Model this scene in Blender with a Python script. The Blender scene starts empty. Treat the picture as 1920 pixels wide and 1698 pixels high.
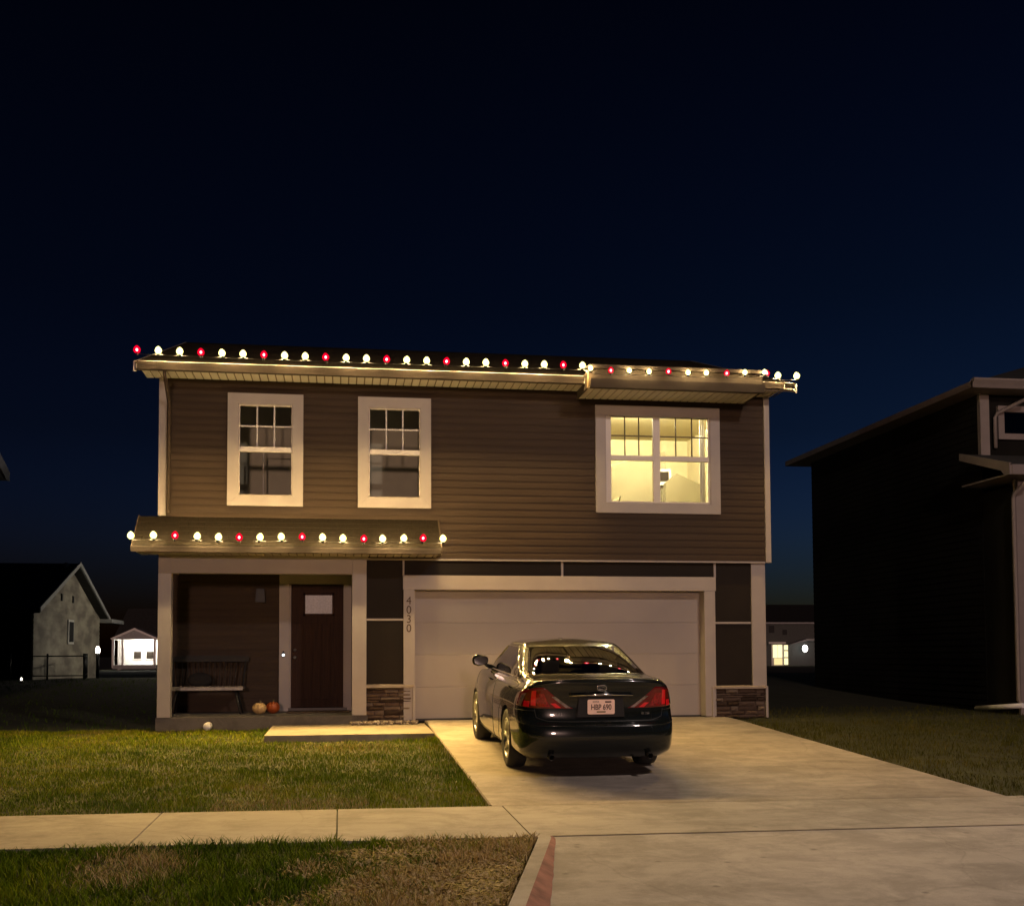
import bpy, bmesh, math, random
import numpy as np
from mathutils import Vector, Matrix, Euler, noise
random.seed(7); rng = np.random.default_rng(7)
R = math.radians
SC = bpy.context.scene
COL = SC.collection

# ------------------------------------------------------------------ helpers
def link(o, parent=None):
    COL.objects.link(o)
    if parent is not None: o.parent = parent
    return o
def tag(o, label=None, cat=None, group=None, kind=None):
    if label: o['label'] = label
    if cat: o['category'] = cat
    if group: o['group'] = group
    if kind: o['kind'] = kind
    return o
def empty(name, loc, rot=(0, 0, 0)):
    o = bpy.data.objects.new(name, None); COL.objects.link(o)
    o.location = loc; o.rotation_euler = rot; o.empty_display_size = .2
    return o
class MB:
    def __init__(s): s.v = []; s.f = []; s.m = []; s.sm = []
    def add(s, vs, fs, mi=0, smooth=False):
        n = len(s.v); s.v += [tuple(v) for v in vs]
        for f in fs: s.f.append([i + n for i in f]); s.m.append(mi); s.sm.append(smooth)
        return s
    def box(s, x0, x1, y0, y1, z0, z1, mi=0):
        vs = [(x0,y0,z0),(x1,y0,z0),(x1,y1,z0),(x0,y1,z0),(x0,y0,z1),(x1,y0,z1),(x1,y1,z1),(x0,y1,z1)]
        return s.add(vs, [(0,3,2,1),(4,5,6,7),(0,1,5,4),(1,2,6,5),(2,3,7,6),(3,0,4,7)], mi)
    def prism(s, pts, axis, a, b, mi=0):
        """pts: 2D polygon, extruded along axis 'x','y','z' from a to b"""
        n = len(pts)
        def P(p, t): return {'x': (t, p[0], p[1]), 'y': (p[0], t, p[1]), 'z': (p[0], p[1], t)}[axis]
        vs = [P(p, a) for p in pts] + [P(p, b) for p in pts]
        fs = [tuple(range(n)), tuple(range(2*n-1, n-1, -1))] + [(i, i+n, (i+1) % n + n, (i+1) % n) for i in range(n)]
        return s.add(vs, fs, mi)
    def tube(s, pts, r, seg=8, mi=0, caps=True, smooth=True):
        pts = [Vector(p) for p in pts]; n = len(pts); rs = r if isinstance(r, (list, tuple)) else [r]*n
        vs = []; up = None
        for i, p in enumerate(pts):
            d = (pts[min(i+1, n-1)] - pts[max(i-1, 0)]).normalized()
            a = d.orthogonal().normalized() if up is None else (up - d*up.dot(d)).normalized()
            up = a; b = d.cross(a)
            for k in range(seg):
                t = 2*math.pi*k/seg; vs.append(p + (a*math.cos(t) + b*math.sin(t))*rs[i])
        fs = [(i*seg+k, i*seg+(k+1) % seg, (i+1)*seg+(k+1) % seg, (i+1)*seg+k) for i in range(n-1) for k in range(seg)]
        s.add(vs, fs, mi, smooth)
        if caps:
            m = len(s.v) - len(vs)
            s.f.append([m+k for k in range(seg)][::-1]); s.m.append(mi); s.sm.append(False)
            s.f.append([m+(n-1)*seg+k for k in range(seg)]); s.m.append(mi); s.sm.append(False)
        return s
    def lathe(s, prof, c=(0, 0, 0), axis='z', seg=24, mi=0, smooth=True):
        vs = []
        for (r, h) in prof:
            for k in range(seg):
                t = 2*math.pi*k/seg; a, b = r*math.cos(t), r*math.sin(t)
                p = {'z': (a, b, h), 'x': (h, a, b), 'y': (a, h, b)}[axis]
                vs.append((c[0]+p[0], c[1]+p[1], c[2]+p[2]))
        n = len(prof)
        return s.add(vs, [(i*seg+k, i*seg+(k+1) % seg, (i+1)*seg+(k+1) % seg, (i+1)*seg+k) for i in range(n-1) for k in range(seg)], mi, smooth)
    def ball(s, c, r, mi=0, sx=1, sz=1, u=14, v=8):
        prof = [(max(1e-4, r*sx*math.sin(math.pi*i/v)), -r*sz*math.cos(math.pi*i/v)) for i in range(v+1)]
        return s.lathe(prof, c, 'z', u, mi)
    def build(s, name, mats, parent=None, recalc=True, bevel=0):
        me = bpy.data.meshes.new(name); me.from_pydata(s.v, [], s.f)
        mats = mats if isinstance(mats, (list, tuple)) else [mats]
        for m in mats: me.materials.append(m)
        me.polygons.foreach_set('material_index', s.m); me.polygons.foreach_set('use_smooth', s.sm)
        if recalc:
            bm = bmesh.new(); bm.from_mesh(me); bmesh.ops.recalc_face_normals(bm, faces=bm.faces); bm.to_mesh(me); bm.free()
        o = link(bpy.data.objects.new(name, me), parent)
        if bevel:
            md = o.modifiers.new('bevel', 'BEVEL'); md.width = bevel; md.segments = 2; md.limit_method = 'ANGLE'
        return o

# ------------------------------------------------------------------ materials
def newmat(name):
    m = bpy.data.materials.new(name); m.use_nodes = True; nt = m.node_tree
    return m, nt, nt.nodes['Principled BSDF']
def mat(name, col, rough=.6, metal=0, var=.12, scale=6, bump=0, bscale=60, spec=.4, coat=0, stretch=(1, 1, 1)):
    m, nt, b = newmat(name); N = nt.nodes; L = nt.links
    b.inputs['Roughness'].default_value = rough; b.inputs['Metallic'].default_value = metal
    b.inputs['Specular IOR Level'].default_value = spec; b.inputs['Coat Weight'].default_value = coat
    if coat: b.inputs['Coat Roughness'].default_value = .03
    tc = N.new('ShaderNodeTexCoord'); mp = N.new('ShaderNodeMapping'); mp.inputs['Scale'].default_value = stretch
    L.new(tc.outputs['Object'], mp.inputs['Vector'])
    if var:
        n = N.new('ShaderNodeTexNoise'); n.inputs['Scale'].default_value = scale; n.inputs['Detail'].default_value = 6
        L.new(mp.outputs[0], n.inputs['Vector'])
        r = N.new('ShaderNodeValToRGB')
        r.color_ramp.elements[0].position = .3; r.color_ramp.elements[1].position = .7
        r.color_ramp.elements[0].color = (*[c*(1-var) for c in col], 1); r.color_ramp.elements[1].color = (*[min(1, c*(1+var)) for c in col], 1)
        L.new(n.outputs['Fac'], r.inputs['Fac']); L.new(r.outputs[0], b.inputs['Base Color'])
    else: b.inputs['Base Color'].default_value = (*col, 1)
    if bump:
        n2 = N.new('ShaderNodeTexNoise'); n2.inputs['Scale'].default_value = bscale; n2.inputs['Detail'].default_value = 8
        L.new(mp.outputs[0], n2.inputs['Vector'])
        bp = N.new('ShaderNodeBump'); bp.inputs['Strength'].default_value = bump; bp.inputs['Distance'].default_value = .01
        L.new(n2.outputs['Fac'], bp.inputs['Height']); L.new(bp.outputs[0], b.inputs['Normal'])
    return m
def emis(name, col, strength):
    m = bpy.data.materials.new(name); m.use_nodes = True; nt = m.node_tree; nt.nodes.clear()
    e = nt.nodes.new('ShaderNodeEmission'); e.inputs[0].default_value = (*col, 1); e.inputs[1].default_value = strength
    o = nt.nodes.new('ShaderNodeOutputMaterial'); nt.links.new(e.outputs[0], o.inputs[0]); return m
def shell(name, col, strength, fac=.5):
    m = bpy.data.materials.new(name); m.use_nodes = True; nt = m.node_tree; nt.nodes.clear()
    e = nt.nodes.new('ShaderNodeEmission'); e.inputs[0].default_value = (*col, 1); e.inputs[1].default_value = strength
    t = nt.nodes.new('ShaderNodeBsdfTransparent'); mx = nt.nodes.new('ShaderNodeMixShader'); mx.inputs[0].default_value = fac
    o = nt.nodes.new('ShaderNodeOutputMaterial')
    nt.links.new(t.outputs[0], mx.inputs[1]); nt.links.new(e.outputs[0], mx.inputs[2]); nt.links.new(mx.outputs[0], o.inputs[0]); return m
def glass(name, tint, rough=.03, ior=1.5, base=0.0):
    """thin pane: fresnel reflection over a tinted see-through layer"""
    m = bpy.data.materials.new(name); m.use_nodes = True; nt = m.node_tree; N = nt.nodes; L = nt.links; N.clear()
    t = N.new('ShaderNodeBsdfTransparent'); t.inputs[0].default_value = (*tint, 1)
    g = N.new('ShaderNodeBsdfGlossy'); g.inputs['Roughness'].default_value = rough
    fr = N.new('ShaderNodeFresnel'); fr.inputs[0].default_value = ior
    mm = N.new('ShaderNodeMath'); mm.operation = 'ADD'; mm.inputs[1].default_value = base; mm.use_clamp = True
    mx = N.new('ShaderNodeMixShader'); o = N.new('ShaderNodeOutputMaterial')
    L.new(fr.outputs[0], mm.inputs[0]); L.new(mm.outputs[0], mx.inputs[0]); L.new(t.outputs[0], mx.inputs[1]); L.new(g.outputs[0], mx.inputs[2]); L.new(mx.outputs[0], o.inputs[0])
    return m

M = {}
M['trim'] = mat('trim_paint', (.36, .315, .28), .55, var=.05, scale=3, bump=.06, bscale=25)
M['gutter'] = mat('shaded_gutter_paint', (.058, .044, .034), .85, var=.05, spec=.1)  # shade on the faces beside the bulbs put into a dark colour
M['soffit'] = mat('soffit_vinyl', (.50, .44, .35), .5, var=.05, scale=4)
M['vent'] = mat('soffit_vent_shadow_vinyl', (.16, .12, .07), .8)  # groove shade between the soffit slats put into the colour
M['siding'] = mat('brown_vinyl_siding', (.048, .031, .019), .7, var=.14, scale=2.5, bump=.25, bscale=40, stretch=(.25, 1, 3), spec=.2)
M['panel'] = mat('smooth_dark_board', (.018, .013, .009), .7, var=.12, scale=2, bump=.05, spec=.15)
M['door'] = mat('espresso_door', (.034, .014, .007), .6, var=.3, scale=5, bump=.2, bscale=30, stretch=(8, 1, .5), spec=.15)
M['garage'] = mat('garage_door_paint', (.32, .28, .25), .55, var=.06, scale=1.2, bump=.15, bscale=120)
M['roof'] = mat('asphalt_shingle', (.015, .012, .009), 1, var=.5, scale=40, bump=.8, bscale=90, spec=.05)
M['dark_glass'] = glass('window_glass', (.95, .93, .88))
M['clear_glass'] = glass('lit_window_glass', (.93, .93, .9))
M['muntin'] = mat('muntin_white', (.62, .58, .52), .5, var=.03)
M['muntin_backlit'] = mat('backlit_muntin', (.12, .095, .045), .6, var=.03)  # darker copy: backlit look of the lit window's grid put into the colour
M['vinyl'] = mat('window_vinyl', (.64, .58, .50), .45, var=.03)
M['metal'] = mat('dark_metal', (.03, .028, .026), .4, .7, var=.1)
M['steel'] = mat('brushed_nickel', (.55, .53, .5), .3, 1, var=.05)
M['interior'] = mat('interior_paint', (.82, .74, .52), .8, var=.03)
M['interior_dim'] = mat('interior_wall_taupe', (.66, .68, .60), .9, var=.05)
M['wall_shade'] = mat('tan_wall_shade', (.21, .185, .12), .8, var=.12, scale=2)
M['white'] = mat('white_plastic', (.78, .76, .72), .45, var=.04)
M['black'] = mat('black_plastic', (.012, .012, .012), .5, var=.1)
M['rubber'] = mat('tyre_rubber', (.018, .018, .018), .8, var=.2, bump=.2)
M['mat_fiber'] = mat('doormat_fibre', (.07, .042, .026), .95, var=.4, scale=50, bump=.8, bscale=150)
M['bench'] = mat('bench_black_paint', (.020, .018, .016), .7, var=.2, scale=12, stretch=(.3, 2, 2))
M['cushion'] = mat('dark_cushion_cloth', (.018, .016, .014), .95, var=.3, scale=30, bump=.3)
M['stem'] = mat('pumpkin_stem', (.12, .09, .04), .8)
M['pumpkin_pale'] = mat('pale_pumpkin_skin', (.55, .36, .15), .5, var=.18, scale=9)
M['pumpkin_orange'] = mat('orange_pumpkin_skin', (.32, .065, .012), .45, var=.2, scale=9)
M['dead'] = mat('weathered_roof', (.02, .02, .02), .9, var=.3)
M['pole'] = mat('galvanised_pole', (.25, .25, .25), .4, .8)

def concrete(name, col, stain=.25):
    m, nt, b = newmat(name); N = nt.nodes; L = nt.links
    tc = N.new('ShaderNodeTexCoord')
    n1 = N.new('ShaderNodeTexNoise'); n1.inputs['Scale'].default_value = .55; n1.inputs['Detail'].default_value = 7; n1.inputs['Roughness'].default_value = .6
    mp = N.new('ShaderNodeMapping'); mp.inputs['Scale'].default_value = (.45, 1.6, 1)
    n2 = N.new('ShaderNodeTexNoise'); n2.inputs['Scale'].default_value = 3.2; n2.inputs['Detail'].default_value = 9; n2.inputs['Roughness'].default_value = .7
    n3 = N.new('ShaderNodeTexNoise'); n3.inputs['Scale'].default_value = 160; n3.inputs['Detail'].default_value = 3
    L.new(tc.outputs['Object'], mp.inputs[0]); L.new(tc.outputs['Object'], n1.inputs[0]); L.new(mp.outputs[0], n2.inputs[0]); L.new(tc.outputs['Object'], n3.inputs[0])
    def ramp(src, lo, hi, p0=.35, p1=.68):
        r = N.new('ShaderNodeValToRGB'); r.color_ramp.elements[0].position = p0; r.color_ramp.elements[1].position = p1
        r.color_ramp.elements[0].color = (lo,)*3 + (1,); r.color_ramp.elements[1].color = (hi,)*3 + (1,); L.new(src, r.inputs[0]); return r.outputs[0]
    def mul(a, c):
        x = N.new('ShaderNodeMix'); x.data_type = 'RGBA'; x.blend_type = 'MULTIPLY'; x.inputs[0].default_value = 1
        if isinstance(a, tuple): x.inputs[6].default_value = (*a, 1)
        else: L.new(a, x.inputs[6])
        L.new(c, x.inputs[7]); return x.outputs[2]
    c = mul(col, ramp(n1.outputs['Fac'], 1-stain, 1)); c = mul(c, ramp(n2.outputs['Fac'], 1-stain*.8, 1.0)); c = mul(c, ramp(n3.outputs['Fac'], .86, 1))
    # drips and dark speckle, plus a web of hairline cracks
    v = N.new('ShaderNodeTexVoronoi'); v.inputs['Scale'].default_value = 2.6; v.inputs['Randomness'].default_value = 1; L.new(tc.outputs['Object'], v.inputs[0])
    c = mul(c, ramp(v.outputs['Distance'], .62, 1, .035, .085))
    w_ = N.new('ShaderNodeTexNoise'); w_.inputs['Scale'].default_value = 1.1; w_.inputs['Detail'].default_value = 5; L.new(tc.outputs['Object'], w_.inputs[0])
    ad = N.new('ShaderNodeVectorMath'); ad.operation = 'MULTIPLY_ADD'; ad.inputs[1].default_value = (.55, .55, 0); L.new(w_.outputs['Color'], ad.inputs[0]); L.new(tc.outputs['Object'], ad.inputs[2])
    v2 = N.new('ShaderNodeTexVoronoi'); v2.feature = 'DISTANCE_TO_EDGE'; v2.inputs['Scale'].default_value = .33; L.new(ad.outputs[0], v2.inputs[0])
    c = mul(c, ramp(v2.outputs['Distance'], .86, 1, .0, .003))
    n4 = N.new('ShaderNodeTexNoise'); n4.inputs['Scale'].default_value = 1.7; n4.inputs['Detail'].default_value = 12; n4.inputs['Roughness'].default_value = .75; n4.inputs['Distortion'].default_value = .3; L.new(tc.outputs['Object'], n4.inputs[0])
    c = mul(c, ramp(n4.outputs['Fac'], .74, 1.0, .42, .56))
    L.new(c, b.inputs['Base Color']); b.inputs['Roughness'].default_value = .85; b.inputs['Specular IOR Level'].default_value = .25
    bp = N.new('ShaderNodeBump'); bp.inputs['Strength'].default_value = .25; bp.inputs['Distance'].default_value = .004
    L.new(n3.outputs['Fac'], bp.inputs['Height']); L.new(bp.outputs[0], b.inputs['Normal'])
    return m
M['concrete'] = concrete('driveway_concrete', (.47, .42, .36), .28)
M['concrete_apron'] = concrete('apron_concrete', (.46, .42, .37), .22)
M['walk'] = concrete('sidewalk_concrete', (.46, .42, .36), .22)
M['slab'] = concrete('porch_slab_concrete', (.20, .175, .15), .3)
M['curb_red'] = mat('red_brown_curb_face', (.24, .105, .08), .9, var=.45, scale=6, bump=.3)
M['asphalt'] = mat('road_asphalt', (.05, .05, .05), .9, var=.3, scale=30, bump=.5, bscale=200)
M['soil'] = mat('soil_under_grass', (.028, .030, .010), 1, var=.4, scale=5, bump=.6, bscale=30)

def attr_mat(name, stops, rough=.7, transl=.0):
    m, nt, b = newmat(name); N = nt.nodes; L = nt.links
    a = N.new('ShaderNodeAttribute'); a.attribute_name = 'tint'
    r = N.new('ShaderNodeValToRGB'); cr = r.color_ramp
    while len(cr.elements) < len(stops): cr.elements.new(.5)
    for e, (p, c) in zip(cr.elements, stops): e.position = p; e.color = (*c, 1)
    L.new(a.outputs['Fac'], r.inputs[0]); L.new(r.outputs[0], b.inputs['Base Color'])
    b.inputs['Roughness'].default_value = rough; b.inputs['Specular IOR Level'].default_value = .06
    return m
M['grass'] = attr_mat('grass_blades', [(0, (.045, .090, .003)), (.35, (.120, .180, .004)), (.62, (.235, .262, .006)), (.8, (.34, .26, .07)), (1, (.52, .41, .24))])
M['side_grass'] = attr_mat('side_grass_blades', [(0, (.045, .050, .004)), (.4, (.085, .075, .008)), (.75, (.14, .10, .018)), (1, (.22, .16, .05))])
M['stone'] = attr_mat('ledge_stone', [(0, (.045, .030, .021)), (.4, (.085, .057, .041)), (.7, (.13, .09, .065)), (1, (.19, .145, .105))], .85)
M['gravel'] = attr_mat('river_gravel', [(0, (.12, .10, .08)), (.5, (.28, .22, .16)), (1, (.48, .42, .34))], .8)

# ------------------------------------------------------------------ ground heights
def G(x, y):
    if y > 18: 
        if y < 33: t = (y-18)/15; return .42*(t*t*(3-2*t)) - .02
        if y < 60: t = (y-33)/27; return .40 - .45*(t*t*(3-2*t))
        return -.05 - .15*min(1, (y-60)/40)
    side = -.0055*max(-4, min(5, x-1.4))*max(0, min(1, (18-y)/8))
    if y > 10.05: return -.039*(18-y) + side
    if y > 8.45: return -.310 - (10.05-y)*.012 + side
    return -.329 - (8.45-y)*.012 + side
def LG(x, y):   # lawn: falls away from the slab more than the driveway does
    z = G(x, y)
    if x < 1.36 and y > 11: z -= .095*min(1, (y-11)/6.5)*max(0, min(1, (24-y)/4))*min(1, max(0, (1.36-x)/.35))
    return z
def apron_z(x, y): return G(x, 8.45) - (8.45-y)*.045
def sheet(name, x0, x1, y0, y1, nx, ny, zf, material, xl=None, xr=None, skirt=.12, parent=None):
    vs = []; fs = []
    for j in range(ny+1):
        y = y0 + (y1-y0)*j/ny; a = xl(y) if xl else x0; b = xr(y) if xr else x1
        for i in range(nx+1):
            x = a + (b-a)*i/nx; vs.append((x, y, zf(x, y)))
    for j in range(ny):
        for i in range(nx):
            k = j*(nx+1)+i; fs.append((k, k+1, k+nx+2, k+nx+1))
    n = len(vs)
    ring = [i for i in range(nx+1)] + [(j)*(nx+1)+nx for j in range(1, ny+1)] + [ny*(nx+1)+i for i in range(nx-1, -1, -1)] + [j*(nx+1) for j in range(ny-1, 0, -1)]
    for r in ring: v = vs[r]; vs.append((v[0], v[1], v[2]-skirt))
    for k in range(len(ring)): k2 = (k+1) % len(ring); fs.append((ring[k2], ring[k], n+k, n+k2))
    mb = MB(); mb.add(vs, fs); o = mb.build(name, material, parent, recalc=False); return o

def lines(a, b, n): return [a+(b-a)*i/n for i in range(n+1)]
xs = [-400, -200, -100, -60, -40, -30] + lines(-24, 24, 48) + [30, 40, 60, 100, 200, 400]
ys = [-200, -60, -20, -8, 0, 4.9] + lines(5.5, 19.5, 40) + lines(20.5, 60, 34) + [70, 85, 100, 140, 200, 400, 900]
vs = [(x, y, (LG(x, y) - .022) if y > 5 else -.62) for y in ys for x in xs]
nx = len(xs)
gm = MB(); gm.add(vs, [(j*nx+i, j*nx+i+1, (j+1)*nx+i+1, (j+1)*nx+i) for j in range(len(ys)-1) for i in range(nx-1)], 0, True)
# lower the sheet below the apron
gm.v = [(x, y, z-.35 if (0.2 < x < 9.5 and y < 8.5) else (z-.12 if (1.2 < x < 6.5 and y < 18.2 and y > 8) else z)) for (x, y, z) in gm.v]
tag(gm.build('ground', M['soil'], recalc=False), kind='structure')

def curb_x(y): return 1.60 - (8.35-y)*.21 if y < 8.35 else 1.60
def curb_f(y): return curb_x(y) - .02 - .05*max(0, 8.35-y)
tag(sheet('driveway', 1.36, 6.42, 10.06, 18.40, 8, 14, G, M['concrete']), kind='structure')
for o_x in (): pass
tag(sheet('driveway_apron', 0, 8, 5.0, 8.44, 10, 8, lambda x, y: apron_z(x, y), M['concrete_apron'], xl=lambda y: curb_x(y)-.02, xr=lambda y: 6.5+(8.44-y)*.45), kind='structure')
# public sidewalk in slabs with tooled joints
j = 0
swx = [-13.53, -12.03, -10.53, -9.03, -7.53, -6.03, -4.53, -3.03, -1.53, -.03, 1.45, 6.5, 8.0, 9.5, 11.0, 12.5, 14, 15.5]
sw = MB()
for a, b in zip(swx[:-1], swx[1:]):
    nn = 6 if b-a > 2 else 2
    for i in range(nn):
        xa = a+.006+(b-a-.012)*i/nn; xb = a+.006+(b-a-.012)*(i+1)/nn
        q = [(xa, 8.455, G(xa, 8.455)+.002), (xb, 8.455, G(xb, 8.455)+.002), (xb, 10.045, G(xb, 10.045)+.002), (xa, 10.045, G(xa, 10.045)+.002)]
        q2 = [(p[0], p[1], p[2]-.1) for p in q]
        fs = [(0, 1, 2, 3), (0, 4, 5, 1), (2, 6, 7, 3)]
        if i == 0: fs.append((0, 3, 7, 4))
        if i == nn-1: fs.append((1, 5, 6, 2))
        sw.add(q+q2, fs)
tag(sw.build('sidewalk', M['walk'], recalc=False), kind='structure')
tag(sheet('street', -120, 120, -9, 4.9, 8, 3, lambda x, y: -.60+.0*y, M['asphalt'], skirt=.02), kind='structure')
# curb return beside the apron
def jag(y): return .006*noise.noise(Vector((y*3.1, 2, 0)))+.006*noise.noise(Vector((y*11, 5, 0)))
cb = MB(); n = 40
for i in range(n):
    y0 = 5.05+(8.42-5.05)*i/n; y1 = 5.05+(8.42-5.05)*(i+1)/n
    def ctop(y): return G(1.4, y)+.012
    for (dx0, dx1, zt0, zt1, mi) in ((-.14, -.02, 0, 0, 0),):
        cb.add([(curb_f(y0)-.10, y0, ctop(y0)), (curb_f(y0), y0, ctop(y0)), (curb_f(y1), y1, ctop(y1)), (curb_f(y1)-.10, y1, ctop(y1))], [(0, 1, 2, 3)], 0)
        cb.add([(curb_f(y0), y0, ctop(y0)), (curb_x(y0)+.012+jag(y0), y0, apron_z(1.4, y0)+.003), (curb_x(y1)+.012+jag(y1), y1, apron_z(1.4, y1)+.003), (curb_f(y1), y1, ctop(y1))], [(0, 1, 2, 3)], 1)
        cb.add([(curb_f(y0)-.10, y0, ctop(y0)), (curb_f(y0)-.10, y0, ctop(y0)-.2), (curb_f(y1)-.10, y1, ctop(y1)-.2), (curb_f(y1)-.10, y1, ctop(y1))], [(3, 2, 1, 0)], 0)
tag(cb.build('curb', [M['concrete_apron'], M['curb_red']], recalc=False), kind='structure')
cb2 = MB().box(-60, curb_x(5)-.15, 4.9, 5.05, -.62, -.40); tag(cb2.build('street_curb', M['concrete_apron'], bevel=.02), kind='structure')
tag(sheet('walkway', -1.07, 1.33, 16.05, 18.0, 4, 3, lambda x, y: -.045-.012*(18-y), concrete('walkway_concrete', (.34, .30, .24), .22)), kind='structure')
# control joints cut across the driveway: dark sealant strips
jt = MB()
for (x0, x1, y) in ((1.36, 6.42, 10.07), (1.36, 6.42, 14.2), (1.36, 6.42, 17.2)):
    for i in range(10):
        a = x0+(x1-x0)*i/10; b = x0+(x1-x0)*(i+1)/10
        hw_ = .005; jt.add([(a, y-hw_, G(a, y)+.004), (b, y-hw_, G(b, y)+.004), (b, y+hw_, G(b, y)+.004), (a, y+hw_, G(a, y)+.004)], [(0, 1, 2, 3)])
for i in range(10):
    a = 1.6+4.9*i/10; b = a+.49
    jt.add([(a, 8.437, G(a, 8.45)+.006), (b, 8.437, G(b, 8.45)+.006), (b, 8.46, G(b, 8.45)+.006), (a, 8.46, G(a, 8.45)+.006)], [(0, 1, 2, 3)])
for i in range(10):
    a = 10.1+8*i/10; b = a+.8
    jt.add([(1.335, a, G(1.36, a)+.005), (1.355, a, G(1.36, a)+.005), (1.355, b, G(1.36, b)+.005), (1.335, b, G(1.36, b)+.005)], [(0, 1, 2, 3)])
tag(jt.build('driveway_joints', mat('joint_filler', (.17, .14, .115), .95), recalc=False), kind='structure')

# ------------------------------------------------------------------ grass
def blades(name, n, sampler, hmean, wid, tintf, flat=0.0, label=None):
    P = np.array([sampler() for _ in range(n)])
    x, y, z = P[:, 0], P[:, 1], P[:, 2]
    h = hmean*(.55+.9*rng.random(n)); th = rng.random(n)*2*math.pi; w = wid*(.7+.6*rng.random(n))
    bend = (.25+.6*rng.random(n)+flat)*h; ph = rng.random(n)*2*math.pi
    h = h*np.array([.85+.75*noise.noise(Vector((a*1.7, b*1.7, 3)))+.45*noise.noise(Vector((a*6, b*6, 8))) for a, b in zip(x, y)]).clip(.3, 1.8)
    dx, dy = np.cos(th)*w/2, np.sin(th)*w/2; bx, by = np.cos(ph)*bend, np.sin(ph)*bend
    hz = h*(1-flat*.6)
    V = np.zeros((n, 5, 3))
    V[:, 0] = np.stack([x-dx, y-dy, z-.01], 1); V[:, 1] = np.stack([x+dx, y+dy, z-.01], 1)
    V[:, 2] = np.stack([x+dx*.75+bx*.35, y+dy*.75+by*.35, z+hz*.6], 1); V[:, 3] = np.stack([x-dx*.75+bx*.35, y-dy*.75+by*.35, z+hz*.6], 1)
    V[:, 4] = np.stack([x+bx, y+by, z+hz], 1)
    me = bpy.data.meshes.new(name); me.vertices.add(n*5); me.vertices.foreach_set('co', V.reshape(-1))
    base = np.arange(n)[:, None]*5
    loops = np.concatenate([base+np.array([0, 1, 2, 3]), base+np.array([3, 2, 4])], 1).reshape(-1)
    me.loops.add(n*7); me.loops.foreach_set('vertex_index', loops.astype(np.int32))
    st = (np.arange(n)[:, None]*7+np.array([0, 4])).reshape(-1)
    me.polygons.add(n*2); me.polygons.foreach_set('loop_start', st.astype(np.int32))
    me.update(calc_edges=True)
    at = me.attributes.new('tint', 'FLOAT', 'POINT')
    t = np.array([tintf(a, b) for a, b in zip(x, y)]); t = np.clip(t, 0, 1)
    at.data.foreach_set('value', np.repeat(t, 5).astype(np.float32))
    me.materials.append(M['grass'])
    o = link(bpy.data.objects.new(name, me)); tag(o, label, 'grass', kind='stuff'); return o
def nz(x, y, s, o=0): return noise.noise(Vector((x*s+o, y*s, o)))
def smp_rect(x0, x1, y0, y1, bias=None):
    def f():
        while True:
            x = rng.uniform(x0, x1); y = rng.uniform(y0, y1)
            if -3.0 < x < 7.4 and y > 18.0: continue
            if -1.12 < x < 1.4 and y > 16.0 + .05*math.sin(x*9): continue
            if bias and rng.random() > bias(x, y): continue
            return (x, y, LG(x, y)-.02)
    return f
def tint_lawn(x, y):
    b = .40+.32*nz(x, y, .7)+.24*nz(x, y, 3.0, 5)+rng.normal()*.10
    if rng.random() < .035: b = .72+.2*rng.random()
    d = math.hypot((x-.1)/1.0, (y-15.2)/.9)
    if d < 1 and rng.random() < .5*(1-d)+.12: b = .68+.25*rng.random()
    if y < 10.7 and abs(x+.45) < .7 and rng.random() < .45: b = .8+.15*rng.random()
    return b
# density falls with distance: what lies near the camera is thickest
blades('lawn_grass', 120000, smp_rect(-7.2, 1.345, 10.06, 18.6, lambda x, y: 1 if y < 13 else .7), .040, .0062, tint_lawn, label='front lawn of short yellow-green grass between the porch and the sidewalk')
def tint_strip(x, y):
    b = .30+.3*nz(x, y, 1.4, 9)+.2*nz(x, y, 6, 2)+rng.normal()*.1
    dry = (x+.55)*.95 + (7.7-y)*.42 + .75*nz(x, y, 2.3, 4) - .38
    if x > 1.0: dry += .5
    dry2 = 1-math.hypot((x+1.35)/.45, (y-7.7)/.75)
    p = max(0, min(.93, dry), min(.8, dry2*1.5))
    if rng.random() < p: b = .78+.22*rng.random()
    return b
blades('verge_grass', 60000, smp_rect(-4.6, 1.46, 5.05, 8.47, lambda x, y: 1 if x < curb_f(y)-.12 else 0), .062, .0065, tint_strip, flat=.1, label='shaggy dark green grass on the verge in front of the sidewalk')
def dry_smp():
    f = smp_rect(-2.3, 1.42, 5.05, 8.4)
    while True:
        p = f(); x, y, z = p
        if x > curb_f(y)-.15: continue
        if rng.random() < max(0, (x+.55)*.95 + (7.7-y)*.42 + .75*nz(x, y, 2.3, 4) - .38): return (x, y, z+.012)
blades('dead_leaves', 17000, dry_smp, .034, .026, lambda x, y: .74+.26*rng.random(), flat=.75, label='curled tan dead leaves strewn over the right end of the verge').__setitem__('category', 'leaves')
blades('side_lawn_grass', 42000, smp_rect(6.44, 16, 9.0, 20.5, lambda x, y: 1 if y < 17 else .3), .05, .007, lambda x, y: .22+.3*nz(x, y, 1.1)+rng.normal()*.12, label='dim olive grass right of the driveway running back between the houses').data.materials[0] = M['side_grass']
blades('back_lawn_grass', 6000, smp_rect(-14, -3.0, 18.4, 33), .06, .012, lambda x, y: .0+.1*nz(x, y, .8)+rng.normal()*.05, label='unlit dark grass running back left of the porch')

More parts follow.
